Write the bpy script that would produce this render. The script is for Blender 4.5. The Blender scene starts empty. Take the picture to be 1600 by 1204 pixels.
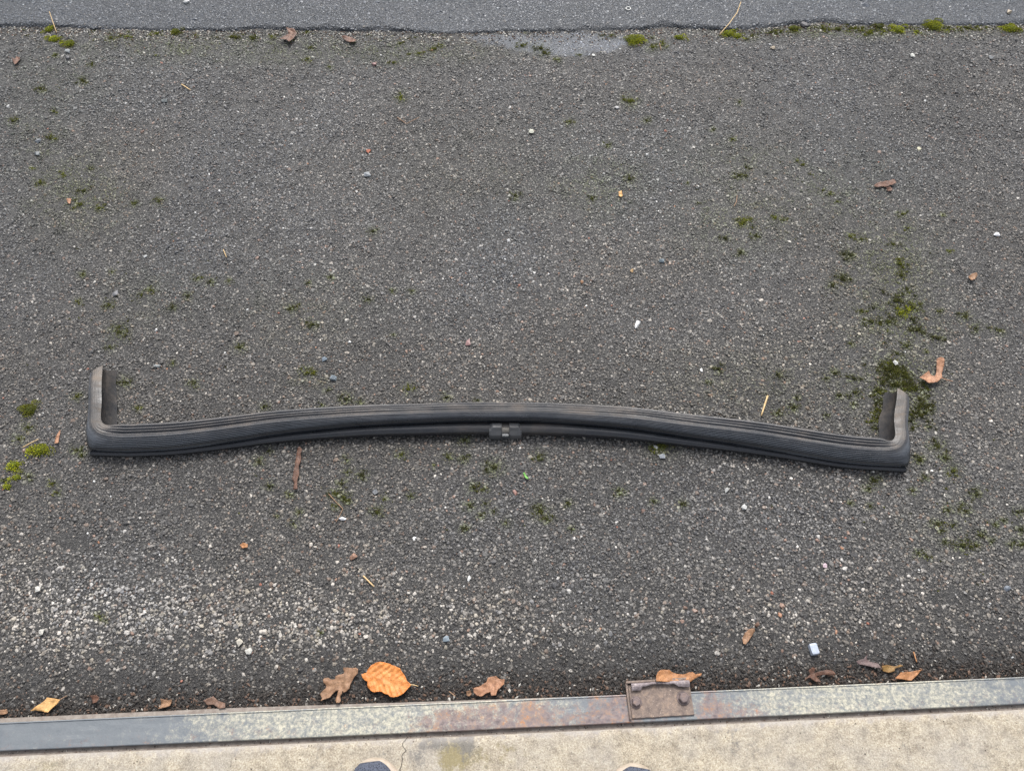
import bpy, bmesh, math, random
import numpy as np
from mathutils import Vector, Matrix, noise
from mathutils.geometry import delaunay_2d_cdt
random.seed(7); rng = np.random.default_rng(11)
S = bpy.context.scene
C = S.collection
R = math.radians

# ------------------------------------------------------------ camera, light
CAM_H = 1.45; PITCH = 60.0; F = 1209.0          # F = focal length in photo pixels (1600 wide)
cam = bpy.data.cameras.new('camera'); co = bpy.data.objects.new('camera', cam); C.objects.link(co)
co.location = (0, 0, CAM_H); co.rotation_euler = (R(90 - PITCH), 0, 0)
cam.sensor_fit = 'HORIZONTAL'; cam.sensor_width = 36; cam.lens = 36 * F / 1600
cam.clip_start = 0.02; cam.clip_end = 3000
S.camera = co
SUN_EL = 52
w = bpy.data.worlds.new('World'); S.world = w; w.use_nodes = True
nt = w.node_tree; bg = nt.nodes['Background']
sky = nt.nodes.new('ShaderNodeTexSky'); sky.sky_type = 'NISHITA'; sky.sun_disc = False
sky.sun_elevation = R(SUN_EL); sky.sun_rotation = 0; sky.dust_density = 4.0; sky.air_density = 1.0
hs = nt.nodes.new('ShaderNodeHueSaturation'); hs.inputs['Saturation'].default_value = 0.36   # overcast: sky nearly grey
nt.links.new(sky.outputs[0], hs.inputs['Color']); nt.links.new(hs.outputs[0], bg.inputs['Color'])
bg.inputs['Strength'].default_value = 0.15
sl = bpy.data.lights.new('sun', 'SUN'); sl.energy = 1.5; sl.angle = R(12); sl.color = (1.0, 0.975, 0.94)
so = bpy.data.objects.new('sun', sl); C.objects.link(so); so.rotation_euler = (R(-(90 - SUN_EL)), 0, R(-8))
S.view_settings.view_transform = 'Standard'; S.view_settings.look = 'None'
S.view_settings.exposure = 0.80; S.view_settings.gamma = 1

FW = np.array([0, math.cos(R(PITCH)), -math.sin(R(PITCH))]); UP = np.array([0, math.sin(R(PITCH)), math.cos(R(PITCH))])
def at(px, py, z=0.0):
    """ground position (metres) of a spot read off the photograph, at height z"""
    d = F * FW + (px - 800) * np.array([1, 0, 0]) - (py - 602) * UP
    t = (z - CAM_H) / d[2]
    return Vector((d[0] * t, d[1] * t, z))
def topx(x, y, z=0.0):
    v = np.stack([x, y, np.zeros_like(x) + z - CAM_H], -1)
    dep = v @ FW
    return 800 + F * v[..., 0] / dep, 602 - F * (v @ UP) / dep

# ------------------------------------------------------------ helpers
def mesh_obj(name, verts, faces, mat=None, parent=None, smooth=False):
    me = bpy.data.meshes.new(name); me.from_pydata([tuple(v) for v in verts], [], [tuple(f) for f in faces]); me.update()
    o = bpy.data.objects.new(name, me); C.objects.link(o)
    if mat: me.materials.append(mat)
    if smooth: me.polygons.foreach_set('use_smooth', [True] * len(me.polygons))
    if parent: o.parent = parent
    return o
def bm_obj(name, bm, mat=None, parent=None, smooth=False):
    me = bpy.data.meshes.new(name); bmesh.ops.recalc_face_normals(bm, faces=bm.faces); bm.to_mesh(me); bm.free()
    o = bpy.data.objects.new(name, me); C.objects.link(o)
    if mat: me.materials.append(mat)
    if smooth: me.polygons.foreach_set('use_smooth', [True] * len(me.polygons))
    if parent: o.parent = parent
    return o
def tag(o, label=None, cat=None, group=None, kind=None):
    if label: o['label'] = label
    if cat: o['category'] = cat
    if group: o['group'] = group
    if kind: o['kind'] = kind
    return o
def empty(name, loc=(0, 0, 0), rz=0):
    o = bpy.data.objects.new(name, None); C.objects.link(o); o.location = loc; o.rotation_euler = (0, 0, rz)
    o.empty_display_size = 0.02; return o
def nz(x, y, s, k=0.0): return noise.noise(Vector((x * s + k, y * s - k, k * 1.7)))

class Mat:
    def __init__(s, name, rough=0.6, spec=0.5):
        s.m = bpy.data.materials.new(name); s.m.use_nodes = True; s.t = s.m.node_tree; s.b = s.t.nodes['Principled BSDF']
        s.b.inputs['Roughness'].default_value = rough; s.b.inputs['Specular IOR Level'].default_value = spec
        s.tc = s.n('ShaderNodeTexCoord')
    def n(s, t, **k):
        x = s.t.nodes.new(t)
        for a, b in k.items(): setattr(x, a, b)
        return x
    def l(s, a, b): s.t.links.new(a, b)
    def pos(s, scale=(1, 1, 1)):
        m = s.n('ShaderNodeMapping'); m.inputs['Scale'].default_value = scale; s.l(s.tc.outputs['Object'], m.inputs[0]); return m.outputs[0]
    def noise(s, scale, detail=4, rough=0.6, vec=None, dist=0):
        x = s.n('ShaderNodeTexNoise'); x.inputs['Scale'].default_value = scale; x.inputs['Detail'].default_value = detail
        x.inputs['Roughness'].default_value = rough; x.inputs['Distortion'].default_value = dist
        s.l(vec or s.tc.outputs['Object'], x.inputs['Vector']); return x.outputs['Fac']
    def vor(s, scale, feature='F1', out='Distance', vec=None):
        x = s.n('ShaderNodeTexVoronoi', feature=feature); x.inputs['Scale'].default_value = scale
        s.l(vec or s.tc.outputs['Object'], x.inputs['Vector']); return x.outputs[out]
    def ramp(s, fac, stops, interp='LINEAR'):
        x = s.n('ShaderNodeValToRGB'); r = x.color_ramp; r.interpolation = interp
        while len(r.elements) < len(stops): r.elements.new(0.5)
        for e, (p, c) in zip(r.elements, stops):
            e.position = p; e.color = (c, c, c, 1) if isinstance(c, (int, float)) else (*c, 1)
        s.l(fac, x.inputs[0]); return x.outputs[0]
    def mix(s, fac, a, b, mode='MIX'):
        x = s.n('ShaderNodeMix', data_type='RGBA', blend_type=mode)
        for v, i in ((fac, 0), (a, 6), (b, 7)):
            if isinstance(v, (int, float)): x.inputs[i].default_value = v if i == 0 else (v, v, v, 1)
            elif isinstance(v, tuple): x.inputs[i].default_value = (*v, 1)
            else: s.l(v, x.inputs[i])
        return x.outputs[2]
    def math(s, op, a, b=0.0):
        x = s.n('ShaderNodeMath', operation=op)
        for i, v in ((0, a), (1, b)):
            if isinstance(v, (int, float)): x.inputs[i].default_value = v
            else: s.l(v, x.inputs[i])
        return x.outputs[0]
    def col(s, c):
        if isinstance(c, tuple): s.b.inputs['Base Color'].default_value = (*c, 1)
        else: s.l(c, s.b.inputs['Base Color'])
        return s
    def rough(s, v): s.l(v, s.b.inputs['Roughness']); return s
    def bump(s, h, dist=0.001, strength=1.0):
        x = s.n('ShaderNodeBump'); x.inputs['Distance'].default_value = dist; x.inputs['Strength'].default_value = strength
        s.l(h, x.inputs['Height'])
        src = s.b.inputs['Normal'].links
        if src: s.l(src[0].from_socket, x.inputs['Normal'])
        s.l(x.outputs[0], s.b.inputs['Normal']); return s
    def attr(s, name, kind='GEOMETRY', out='Color'):
        x = s.n('ShaderNodeAttribute', attribute_name=name, attribute_type=kind); return x.outputs[out]

# ------------------------------------------------------------ materials
def asphalt_mat(name, dark, light, scale, rough):
    m = Mat(name, rough, 0.5)
    c = m.vor(scale, out='Color'); e = m.vor(scale, 'DISTANCE_TO_EDGE')
    bw = m.n('ShaderNodeSeparateColor'); m.l(c, bw.inputs[0])
    stone = m.ramp(bw.outputs[0], [(0, dark), (0.55, tuple((a + b) / 2 for a, b in zip(dark, light))), (1, light)])
    big = m.noise(2.2, 6, 0.65); stain = m.ramp(big, [(0.3, 0.72), (0.7, 1.15)])
    binder = m.ramp(e, [(0.0, 0.35), (0.12, 1.0)])
    base = m.mix(1.0, m.mix(1.0, stone, binder, 'MULTIPLY'), stain, 'MULTIPLY')
    soil = m.attr('soil', out='Fac'); base = m.mix(soil, base, (0.024, 0.021, 0.019))
    pale = m.attr('pale', out='Fac')
    base = m.mix(pale, base, m.ramp(m.noise(900, 2), [(0.35, (0.06, 0.065, 0.07)), (0.7, (0.18, 0.19, 0.21))]))
    m.col(base)
    m.bump(m.math('MINIMUM', e, 0.25), 0.0035, 0.9).bump(m.noise(700, 3, 0.7), 0.0016, 0.8)
    m.rough(m.ramp(m.noise(40, 4), [(0.3, rough - 0.1), (0.7, rough + 0.15)]))
    return m.m
M_tarmac = asphalt_mat('worn_tarmac', (0.022, 0.021, 0.021), (0.10, 0.096, 0.09), 330, 0.55)
M_road = asphalt_mat('road_asphalt', (0.028, 0.032, 0.038), (0.072, 0.081, 0.094), 480, 0.45)
def stone_mat():
    m = Mat('aggregate', 0.5, 0.5)
    c = m.attr('tint', 'INSTANCER')
    g = m.ramp(m.noise(1.3, 4, 0.7), [(0.3, 0.72), (0.72, 1.2)])
    m.col(m.mix(1.0, c, g, 'MULTIPLY'))
    m.rough(m.attr('rgh', 'INSTANCER', 'Fac'))
    m.bump(m.noise(2.5, 4, 0.7), 0.0004, 0.8)
    return m.m
M_stone = stone_mat()
def rubber_mat(name, base=(0.010, 0.011, 0.014), dust=0.55, rough=0.27, along=True):
    m = Mat(name, rough, 0.5)
    d = m.attr('dust', out='Fac'); sky_fac = m.attr('sky_sheen', out='Fac')  # second mask mixes painted blue-grey sky highlights into the rubber colour
    st = m.noise(26, 6, 0.75, m.pos((0.35, 5, 5) if along else (4, 0.4, 4)))
    pt = m.noise(14, 5, 0.65)
    f = m.math('MULTIPLY', d, m.ramp(m.math('ADD', m.math('MULTIPLY', st, 0.5), m.math('MULTIPLY', pt, 0.5)), [(0.38, 0.15), (0.62, 1.0)]))
    brown = m.mix(m.ramp(m.noise(30, 4), [(0.4, 0.0), (0.65, 1.0)]), (0.078, 0.069, 0.061), (0.160, 0.128, 0.100))
    m.col(m.mix(m.math('MULTIPLY', f, dust), m.mix(m.math('MULTIPLY', sky_fac, m.ramp(m.math('ADD', m.math('MULTIPLY', st, .6), m.math('MULTIPLY', pt, .4)), [(0.36, .35), (0.62, 1.0)])), m.mix(m.noise(60, 4), base, tuple(x * 1.5 for x in base)), (0.098, 0.110, 0.128)), brown))
    m.rough(m.math('ADD', m.math('MULTIPLY', f, 0.5), m.ramp(m.noise(22, 5), [(0.3, rough - 0.1), (0.7, rough + 0.12)])))
    m.bump(m.noise(350, 4, 0.7), 0.0006, 0.5).bump(m.noise(35, 3), 0.002, 0.35)
    return m.m
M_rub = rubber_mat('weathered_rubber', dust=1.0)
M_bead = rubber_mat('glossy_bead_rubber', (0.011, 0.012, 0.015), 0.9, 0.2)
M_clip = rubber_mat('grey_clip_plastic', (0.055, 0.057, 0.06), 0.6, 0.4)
def metal_mat():
    m = Mat('galvanised_steel', 0.5, 0.5)
    n1 = m.noise(5, 8, 0.75); fine = m.noise(190, 5, 0.85); mid = m.noise(42, 7, 0.8)
    patch = m.attr('lime', out='Fac'); rust = m.attr('rust', out='Fac')
    zinc = m.mix(mid, (0.10, 0.115, 0.13), (0.20, 0.215, 0.225))
    lime = m.mix(m.ramp(fine, [(0.35, 0.0), (0.65, 1.0)]), (0.13, 0.145, 0.145), (0.56, 0.52, 0.40))
    lf = m.ramp(m.math('ADD', m.math('MULTIPLY', patch, 0.75), m.math('MULTIPLY', m.math('ADD', m.math('MULTIPLY', mid, 0.6), m.math('MULTIPLY', fine, 0.4)), 0.75)), [(0.50, 0.0), (0.80, 1.0)])
    lf = m.ramp(m.math('ADD', m.math('MULTIPLY', patch, 0.72), m.math('MULTIPLY', m.math('SUBTRACT', m.math('ADD', m.math('MULTIPLY', mid, 0.6), m.math('MULTIPLY', fine, 0.4)), 0.5), 3.2)), [(0.25, 0.0), (0.85, 0.9)])
    c = m.mix(lf, zinc, lime)
    rc = m.ramp(m.noise(90, 6, 0.75), [(0.34, (0.10, 0.075, 0.078)), (0.48, (0.19, 0.145, 0.14)), (0.57, (0.25, 0.17, 0.13)), (0.64, (0.36, 0.16, 0.07))])
    rf = m.ramp(m.math('ADD', rust, m.math('MULTIPLY', m.math('SUBTRACT', m.noise(70, 8, 0.85), 0.5), 4.2)), [(0.40, 0.0), (0.95, 0.92)])
    m.col(m.mix(rf, c, rc)); m.rough(m.ramp(mid, [(0.3, 0.42), (0.7, 0.7)]))
    m.b.inputs['Metallic'].default_value = 0.25
    m.bump(fine, 0.0008, 0.5).bump(m.noise(14, 4), 0.003, 0.3)
    return m.m
M_steel = metal_mat()
def rust_mat(name, a, b, c):
    m = Mat(name, 0.65, 0.4)
    f = m.noise(120, 6, 0.75)
    base = m.ramp(f, [(0.3, a), (0.52, b), (0.72, c)])
    spot = m.ramp(m.noise(420, 2), [(0.66, 0.0), (0.72, 1.0)])
    m.col(m.mix(spot, base, (0.45, 0.36, 0.29))); m.bump(m.noise(300, 4, 0.7), 0.001, 0.7)
    m.b.inputs['Metallic'].default_value = 0.15
    return m.m
M_rust = rust_mat('rusted_plate', (0.085, 0.065, 0.06), (0.19, 0.145, 0.12), (0.30, 0.215, 0.155))
M_bolt = rust_mat('rusted_bolt', (0.10, 0.08, 0.08), (0.16, 0.125, 0.12), (0.23, 0.16, 0.13))
M_torn = rust_mat('torn_steel_edge', (0.10, 0.08, 0.08), (0.22, 0.185, 0.19), (0.40, 0.35, 0.34))
def concrete_mat():
    m = Mat('worn_concrete', 0.8, 0.3)
    fine = m.noise(420, 3, 0.8); mid = m.noise(45, 6, 0.7); big = m.noise(7, 5, 0.6)
    c = m.ramp(fine, [(0.3, (0.205, 0.165, 0.12)), (0.45, (0.33, 0.285, 0.215)), (0.58, (0.46, 0.415, 0.325)), (0.75, (0.60, 0.56, 0.47))])
    c = m.mix(1.0, c, m.ramp(mid, [(0.3, (0.52, 0.50, 0.49)), (0.48, (0.88, 0.87, 0.87)), (0.7, (1.10, 1.09, 1.07))]), 'MULTIPLY')
    c = m.mix(m.ramp(big, [(0.45, 0.0), (0.7, 0.5)]), c, (0.30, 0.29, 0.28))
    ol = m.attr('olive', out='Fac'); gr = m.attr('soot', out='Fac'); ed = m.attr('edge', out='Fac')
    mf = lambda a, k: m.ramp(m.math('ADD', a, m.math('MULTIPLY', m.math('SUBTRACT', m.noise(38, 8, 0.8), 0.5), k * 2.2)), [(0.35, 0.0), (0.75, 1.0)])
    c = m.mix(m.math('MULTIPLY', mf(ol, 1.5), 0.85), c, m.mix(fine, (0.13, 0.11, 0.05), (0.30, 0.25, 0.13)))
    c = m.mix(m.math('MULTIPLY', mf(gr, 1.8), 0.85), c, m.mix(fine, (0.09, 0.085, 0.08), (0.21, 0.20, 0.185)))
    c = m.mix(m.math('MULTIPLY', mf(ed, 1.0), 0.55), c, (0.33, 0.31, 0.30))
    pit = m.ramp(m.vor(55, out='Distance'), [(0.04, 1.0), (0.075, 0.0)])
    c = m.mix(m.math('MULTIPLY', pit, m.ramp(m.noise(30, 2), [(0.52, 0.0), (0.56, 0.8)])), c, (0.09, 0.08, 0.07))
    m.col(c); m.bump(fine, 0.0012, 0.6).bump(mid, 0.003, 0.35)
    return m.m
M_conc = concrete_mat()
def plain(name, a, b, scale=60, rough=0.7, bump=0.0005, spots=None, sss=0):
    m = Mat(name, rough, 0.4)
    c = m.mix(m.ramp(m.noise(scale, 5, 0.7), [(0.35, 0.0), (0.65, 1.0)]), a, b)
    if spots: c = m.mix(m.ramp(m.vor(spots[0], out='Distance'), [(0.10, 0.85), (0.22, 0.0)]), c, spots[1])
    m.col(c); m.bump(m.noise(scale * 4, 4, 0.7), bump, 0.6)
    return m.m
M_groove = plain('groove_grout', (0.16, 0.13, 0.11), (0.26, 0.23, 0.20), 80)

def moss_mat(name, inst=True):
    m = Mat(name, 0.8, 0.2)
    c = m.attr('mcol')
    m.col(m.mix(1.0, c, m.ramp(m.noise(600, 2), [(0.3, 0.6), (0.7, 1.35)]), 'MULTIPLY'))
    m.b.inputs['Subsurface Weight'].default_value = 0.0
    return m.m
M_moss = moss_mat('moss')

# ------------------------------------------------------------ ground shape
SA, SB = at(0, 1128, 0.004), at(1600, 1056.5, 0.004)         # back edge of the steel strip
sd = (SB - SA); sd.z = 0; sd.normalize(); sn = Vector((-sd.y, sd.x, 0))    # along the strip, and away from the viewer
def strip_dist(x, y): return (x - SA.x) * sn.x + (y - SA.y) * sn.y         # metres beyond the back edge
JOINT = [(-500, 30), (-200, 36), (0, 43), (60, 44), (120, 47), (200, 50), (300, 52), (420, 48), (480, 49), (560, 50), (640, 52), (700, 55), (760, 55), (800, 52), (880, 52), (960, 50), (1010, 48), (1040, 44), (1080, 46), (1130, 48), (1200, 46), (1250, 38), (1290, 38), (1330, 42), (1400, 43), (1480, 44), (1560, 42), (1620, 40), (1800, 36), (2200, 28)]
JW = [at(a, b, 0) for a, b in JOINT]; JX = np.array([p.x for p in JW]); JY = np.array([p.y for p in JW])
def joint_y(x): return np.interp(x, JX, JY)
def hill(x, y):
    x = np.asarray(x, float); y = np.asarray(y, float)
    h = 0.0025 * np.sin(x * 5.1 + 1.3 * np.sin(y * 3.7)) + 0.002 * np.sin(y * 7.3 + 1.1 * np.sin(x * 4.1 + 1)) + 0.0012 * np.sin(x * 23 + y * 17) * np.sin(y * 29 - x * 11)
    d = strip_dist(x, y)
    return (h - 0.007 * np.exp(-np.clip(d, 0, 9) / 0.05)) * np.clip((4 - np.hypot(x, y)) / 1.0, 0, 1)
def gz(p): return float(hill(p.x, p.y))
def atg(px, py, dz=0.0):
    p = at(px, py, 0); p.z = gz(p) + 0.0015 + dz; return p

MOSS = [(20,189,8,.5),(79,215,9,.5),(140,262,6,.4),(130,297,9,.35),(125,318,10,.55),(50,262,5,.6),(62,284,9,.5),(98,272,7,.6),(248,314,8,.45),(155,325,8,.5),(210,318,6,.5),(130,430,6,.3),(176,426,5,.4),(310,437,7,.25),(330,442,7,.2),(358,440,5,.25),
 (222,463,6,.35),(236,455,8,.5),(295,464,7,.2),(270,482,7,.2),(171,478,8,.3),(172,543,7,.25),(187,520,13,.35),(375,543,8,.3),(302,599,8,.3),(195,598,9,.3),(215,638,6,.5),(120,620,7,.5),(122,472,6,.6),(270,568,5,.5),(583,362,7,.25),(517,434,6,.25),(483,443,5,.3),(575,468,7,.15),
 (613,455,5,.3),(643,455,5,.3),(457,482,9,.35),(488,507,9,.25),(540,622,9,.2),(562,627,6,.2),(614,523,4,.2),(512,608,5,.2),(502,631,5,.3),(412,634,7,.25),(697,620,7,.15),(745,625,5,.3),(480,582,10,.6),(638,607,9,.65),(626,151,8,.9),(805,304,8,.3),(925,310,7,.3),(984,280,9,.3),(949,227,6,.4),(1144,218,6,.6),
 (1166,262,6,.25),(1155,275,10,.35),(1115,203,5,.3),(1075,286,4,.5),(1090,318,5,.2),(1160,350,12,.6),(1132,373,8,.2),(1180,370,8,.3),(1156,397,8,.25),(1122,577,9,.2),(1035,697,16,.45),(1022,700,8,.4),(967,768,8,.2),(889,787,6,.2),(894,826,5,.2),(1021,782,6,.25),(1065,787,7,.15),(844,799,11,.3),(855,810,8,.3),(759,786,7,.25),(790,817,6,.25),(772,799,5,.25),(725,825,7,.2),(751,805,6,.2),(733,790,8,.2),
 (741,761,9,.3),(755,764,7,.35),(841,714,9,.3),(772,730,12,.2),(700,714,7,.3),(725,716,8,.2),(678,727,4,.6),(627,710,8,.4),(641,774,6,.3),(600,778,5,.3),(589,800,9,.3),(541,717,6,.2),(542,736,6,.2),(534,755,8,.15),(525,771,10,.3),(537,777,10,.3),(545,782,7,.3),(525,791,6,.35),(467,800,6,.3),
 (452,772,6,.3),(433,805,4,.3),(404,720,8,.15),(419,703,6,.2),(419,758,7,.15),(458,817,6,.2),(565,740,9,.15),(725,688,8,.15),(1508,494,9,.25),(1525,512,8,.2),(1563,516,8,.2),(1545,512,5,.2),(1466,527,10,.2),(1469,486,6,.35),(1408,488,14,.9),(1405,413,11,.5),(1408,430,10,.4),(1395,382,8,.35),(1327,400,11,.2),(1315,437,12,.2),(1300,448,8,.2),
 (1417,540,8,.35),(1448,549,5,.4),(1330,537,6,.3),(1362,502,11,.35),(1387,502,13,.3),(1425,480,15,.4),(1434,514,12,.25),(1400,470,14,.3),(1345,485,8,.4),(1390,575,20,.15),(1415,585,22,.15),(1400,600,20,.12),(1430,605,18,.2),(1440,632,18,.12),(1425,655,10,.15),(1335,590,10,.2),(1337,612,9,.25),(1335,630,6,.3),(1311,617,7,.25),(1305,582,8,.2),(1290,590,6,.2),(1377,624,9,.25),(1371,607,11,.25),(1374,650,9,.25),(1370,668,8,.3),
 (1245,620,6,.2),(1240,636,9,.2),(1215,645,8,.2),(1215,585,8,.2),(1292,647,6,.25),(1325,617,6,.2),(1464,695,12,.25),(1477,714,9,.3),(1437,717,9,.25),(1446,745,7,.3),(1490,735,10,.5),(1427,766,6,.3),(1105,597,6,.2),(1455,665,7,.2),(1526,772,10,.2),(1482,797,8,.2),(1509,798,9,.2),(1503,788,6,.2),(1464,819,9,.2),(1472,828,8,.25),(1489,820,7,.2),(1504,852,12,.25),(1525,852,8,.3),
 (1534,837,8,.25),(1548,846,6,.2),(1555,820,6,.2),(1567,813,6,.2),(1591,800,8,.2),(1594,827,9,.1),(1579,851,7,.25),(1597,850,8,.3),(1436,864,7,.3),(1449,869,7,.3),(1360,790,6,.35),(1330,785,5,.3),(1367,750,10,.2),(1358,762,8,.2),(1477,847,7,.15),(156,963,7,.35),(165,970,4,.2),(501,988,5,.35),(1245,252,5,.6),(1254,257,6,.5),(1266,272,4,.5),
 (1285,298,5,.5),(1296,304,6,.6),(1307,316,5,.5),(1210,342,8,.5),(1224,346,6,.6),(1410,335,8,.45),(1418,357,6,.5),(1328,371,8,.6),(1345,375,7,.5),(1473,335,5,.7),(1484,392,6,.7),(45,668,8,.4),(30,686,8,.45),(45,745,7,.15),(82,755,7,.5),(90,770,6,.4),(120,703,8,.3),(128,710,6,.35),(7,752,6,.4),(78,30,4,.4),
 (200,60,7,.7),(175,62,8,.6),(245,55,8,.7),(190,58,5,.5),(305,58,6,.5),(370,60,9,.5),(395,62,8,.5),(425,58,6,.6),(480,50,5,.5),(485,75,6,.5),(480,92,7,.5),(515,104,5,.4),(625,68,6,.5),(680,78,8,.6),(655,85,7,.6),(615,98,7,.6),(640,86,5,.5),(690,72,5,.6),(845,78,10,.3),(850,85,8,.35),(871,96,5,.7),
 (815,73,8,.5),(905,88,5,.5),(955,58,6,.4),(940,57,5,.4),(1018,60,5,.5),(1020,75,8,.6),(1035,70,8,.6),(1175,57,8,.4),(1205,52,8,.5),(1220,50,8,.6),(1285,46,7,.5),(1295,48,8,.5),(1335,46,10,.5),(1345,50,9,.5),(1360,52,10,.6),(1380,52,8,.6),(1480,46,7,.5),(1495,46,6,.6),(1510,46,7,.5),(1525,45,8,.6),(1540,45,5,.6),(1590,47,8,.6),
 (550,65,5,.4),(88,88,5,.4),(145,103,6,.4),(85,175,6,.4),(65,140,8,.4),(130,128,8,.4),(1155,160,5,.3),(985,160,10,.55),(890,192,7,.5),(1010,190,6,.4),(820,50,4,.2),(598,12,4,.5)]
CUSH = [(64,703,15,'large bright green moss cushion left of the rubber strip corner'),(48,641,14,'olive moss clump above the large bright cushion at the left'),(22,727,12,'bright moss clump at the left edge below the large cushion'),(27,746,8,'rounded moss pad just under the left edge clump'),(13,761,7,'smallest and lowest moss pad at the left edge'),
 (78,48,9,'round bright moss ball beneath the upright straw at top left'),(86,63,10,'moss clump between two others at the top left joint'),(110,70,10,'moss clump beside grey stones at the top left joint'),(275,52,9,'lone moss clump on the road joint left of the brown leaves'),
 (990,64,15,'tall bright moss clump at the right end of the pale patch'),(1061,60,8,'small round moss ball on the joint right of the pale patch'),(1138,53,10,'moss cushion at the foot of the bent dry stem'),(1152,57,8,'moss lump against the cushion at the dry stem'),(1240,46,9,'moss tuft on the joint beside a dark stone'),
 (1403,49,11,'bright moss cushion left of the widest cushion on the joint'),(1431,52,5,'tiny moss ball between the two bright joint cushions'),(1458,44,15,'widest bright moss cushion on the joint at the right'),(1577,47,13,'yellow green moss cushion near the top right corner'),(1309,47,6,'small moss tuft in the pale lichen on the joint'),(1372,44,8,'olive moss pad at the end of the pale lichen')]

# ------------------------------------------------------------ ground sheets
def grid(x0, x1, y0, y1, step):
    nx = int((x1 - x0) / step) + 1; ny = int((y1 - y0) / step) + 1
    return np.linspace(x0, x1, nx), np.linspace(y0, y1, ny)
def sheet(xs, ys, zf, yf=None):
    X, Y = np.meshgrid(xs, ys)
    if yf is not None: Y = yf(X, Y)
    Z = zf(X, Y); V = np.stack([X, Y, Z], -1).reshape(-1, 3); nx = len(xs); ny = len(ys)
    i = np.arange((ny - 1) * nx).reshape(ny - 1, nx)[:, :-1].ravel()
    Fc = np.stack([i, i + 1, i + nx + 1, i + nx], -1)
    return V, Fc
def far(n0, n1, r=400.0):    # coordinates with far extra rings
    return np.concatenate([[-r, -60, -15, -5], np.linspace(n0, n1, int((n1 - n0) / 0.02)), [5, 15, 60, r]])

STONE_GN = {}
def stone_tree():
    g = bpy.data.node_groups.new('aggregate_scatter', 'GeometryNodeTree')
    g.interface.new_socket('Geometry', in_out='INPUT', socket_type='NodeSocketGeometry')
    g.interface.new_socket('Geometry', in_out='OUTPUT', socket_type='NodeSocketGeometry')
    N = g.nodes.new; L = g.links.new
    gi = N('NodeGroupInput'); go = N('NodeGroupOutput')
    def na(name, typ):
        x = N('GeometryNodeInputNamedAttribute'); x.data_type = typ; x.inputs['Name'].default_value = name; return x.outputs['Attribute']
    sep = N('GeometryNodeSeparateGeometry'); sep.domain = 'POINT'
    L(gi.outputs[0], sep.inputs[0]); L(na('is_stone', 'BOOLEAN'), sep.inputs[1])
    g2i = N('GeometryNodeGeometryToInstance')
    for k in range(6):
        ico = N('GeometryNodeMeshIcoSphere'); ico.inputs['Radius'].default_value = 1; ico.inputs['Subdivisions'].default_value = 1 if k < 3 else 2
        sp = N('GeometryNodeSetPosition'); L(ico.outputs['Mesh'], sp.inputs['Geometry'])
        vt = N('ShaderNodeTexNoise'); vt.noise_dimensions = '4D'; vt.inputs['W'].default_value = k * 7.3 + 1; vt.inputs['Scale'].default_value = 0.9; vt.inputs['Detail'].default_value = 1
        sub = N('ShaderNodeVectorMath'); sub.operation = 'SUBTRACT'; sub.inputs[1].default_value = (0.5, 0.5, 0.5); L(vt.outputs['Color'], sub.inputs[0])
        sc = N('ShaderNodeVectorMath'); sc.operation = 'SCALE'; sc.inputs['Scale'].default_value = 1.9; L(sub.outputs[0], sc.inputs[0])
        L(sc.outputs[0], sp.inputs['Offset'])
        sm = N('GeometryNodeSetMaterial'); sm.inputs['Material'].default_value = M_stone; L(sp.outputs[0], sm.inputs['Geometry'])
        L(sm.outputs[0], g2i.inputs[0])
    mp = N('GeometryNodeMeshToPoints'); L(sep.outputs['Selection'], mp.inputs[0])
    iop = N('GeometryNodeInstanceOnPoints'); L(mp.outputs[0], iop.inputs['Points']); L(g2i.outputs[0], iop.inputs['Instance'])
    iop.inputs['Pick Instance'].default_value = True
    L(na('variant', 'INT'), iop.inputs['Instance Index'])
    er = N('FunctionNodeEulerToRotation'); L(na('rot', 'FLOAT_VECTOR'), er.inputs[0]); L(er.outputs[0], iop.inputs['Rotation'])
    L(na('siz', 'FLOAT_VECTOR'), iop.inputs['Scale'])
    j = N('GeometryNodeJoinGeometry'); L(iop.outputs[0], j.inputs[0]); L(sep.outputs['Inverted'], j.inputs[0]); L(j.outputs[0], go.inputs[0])
    return g
GN = stone_tree()
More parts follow.
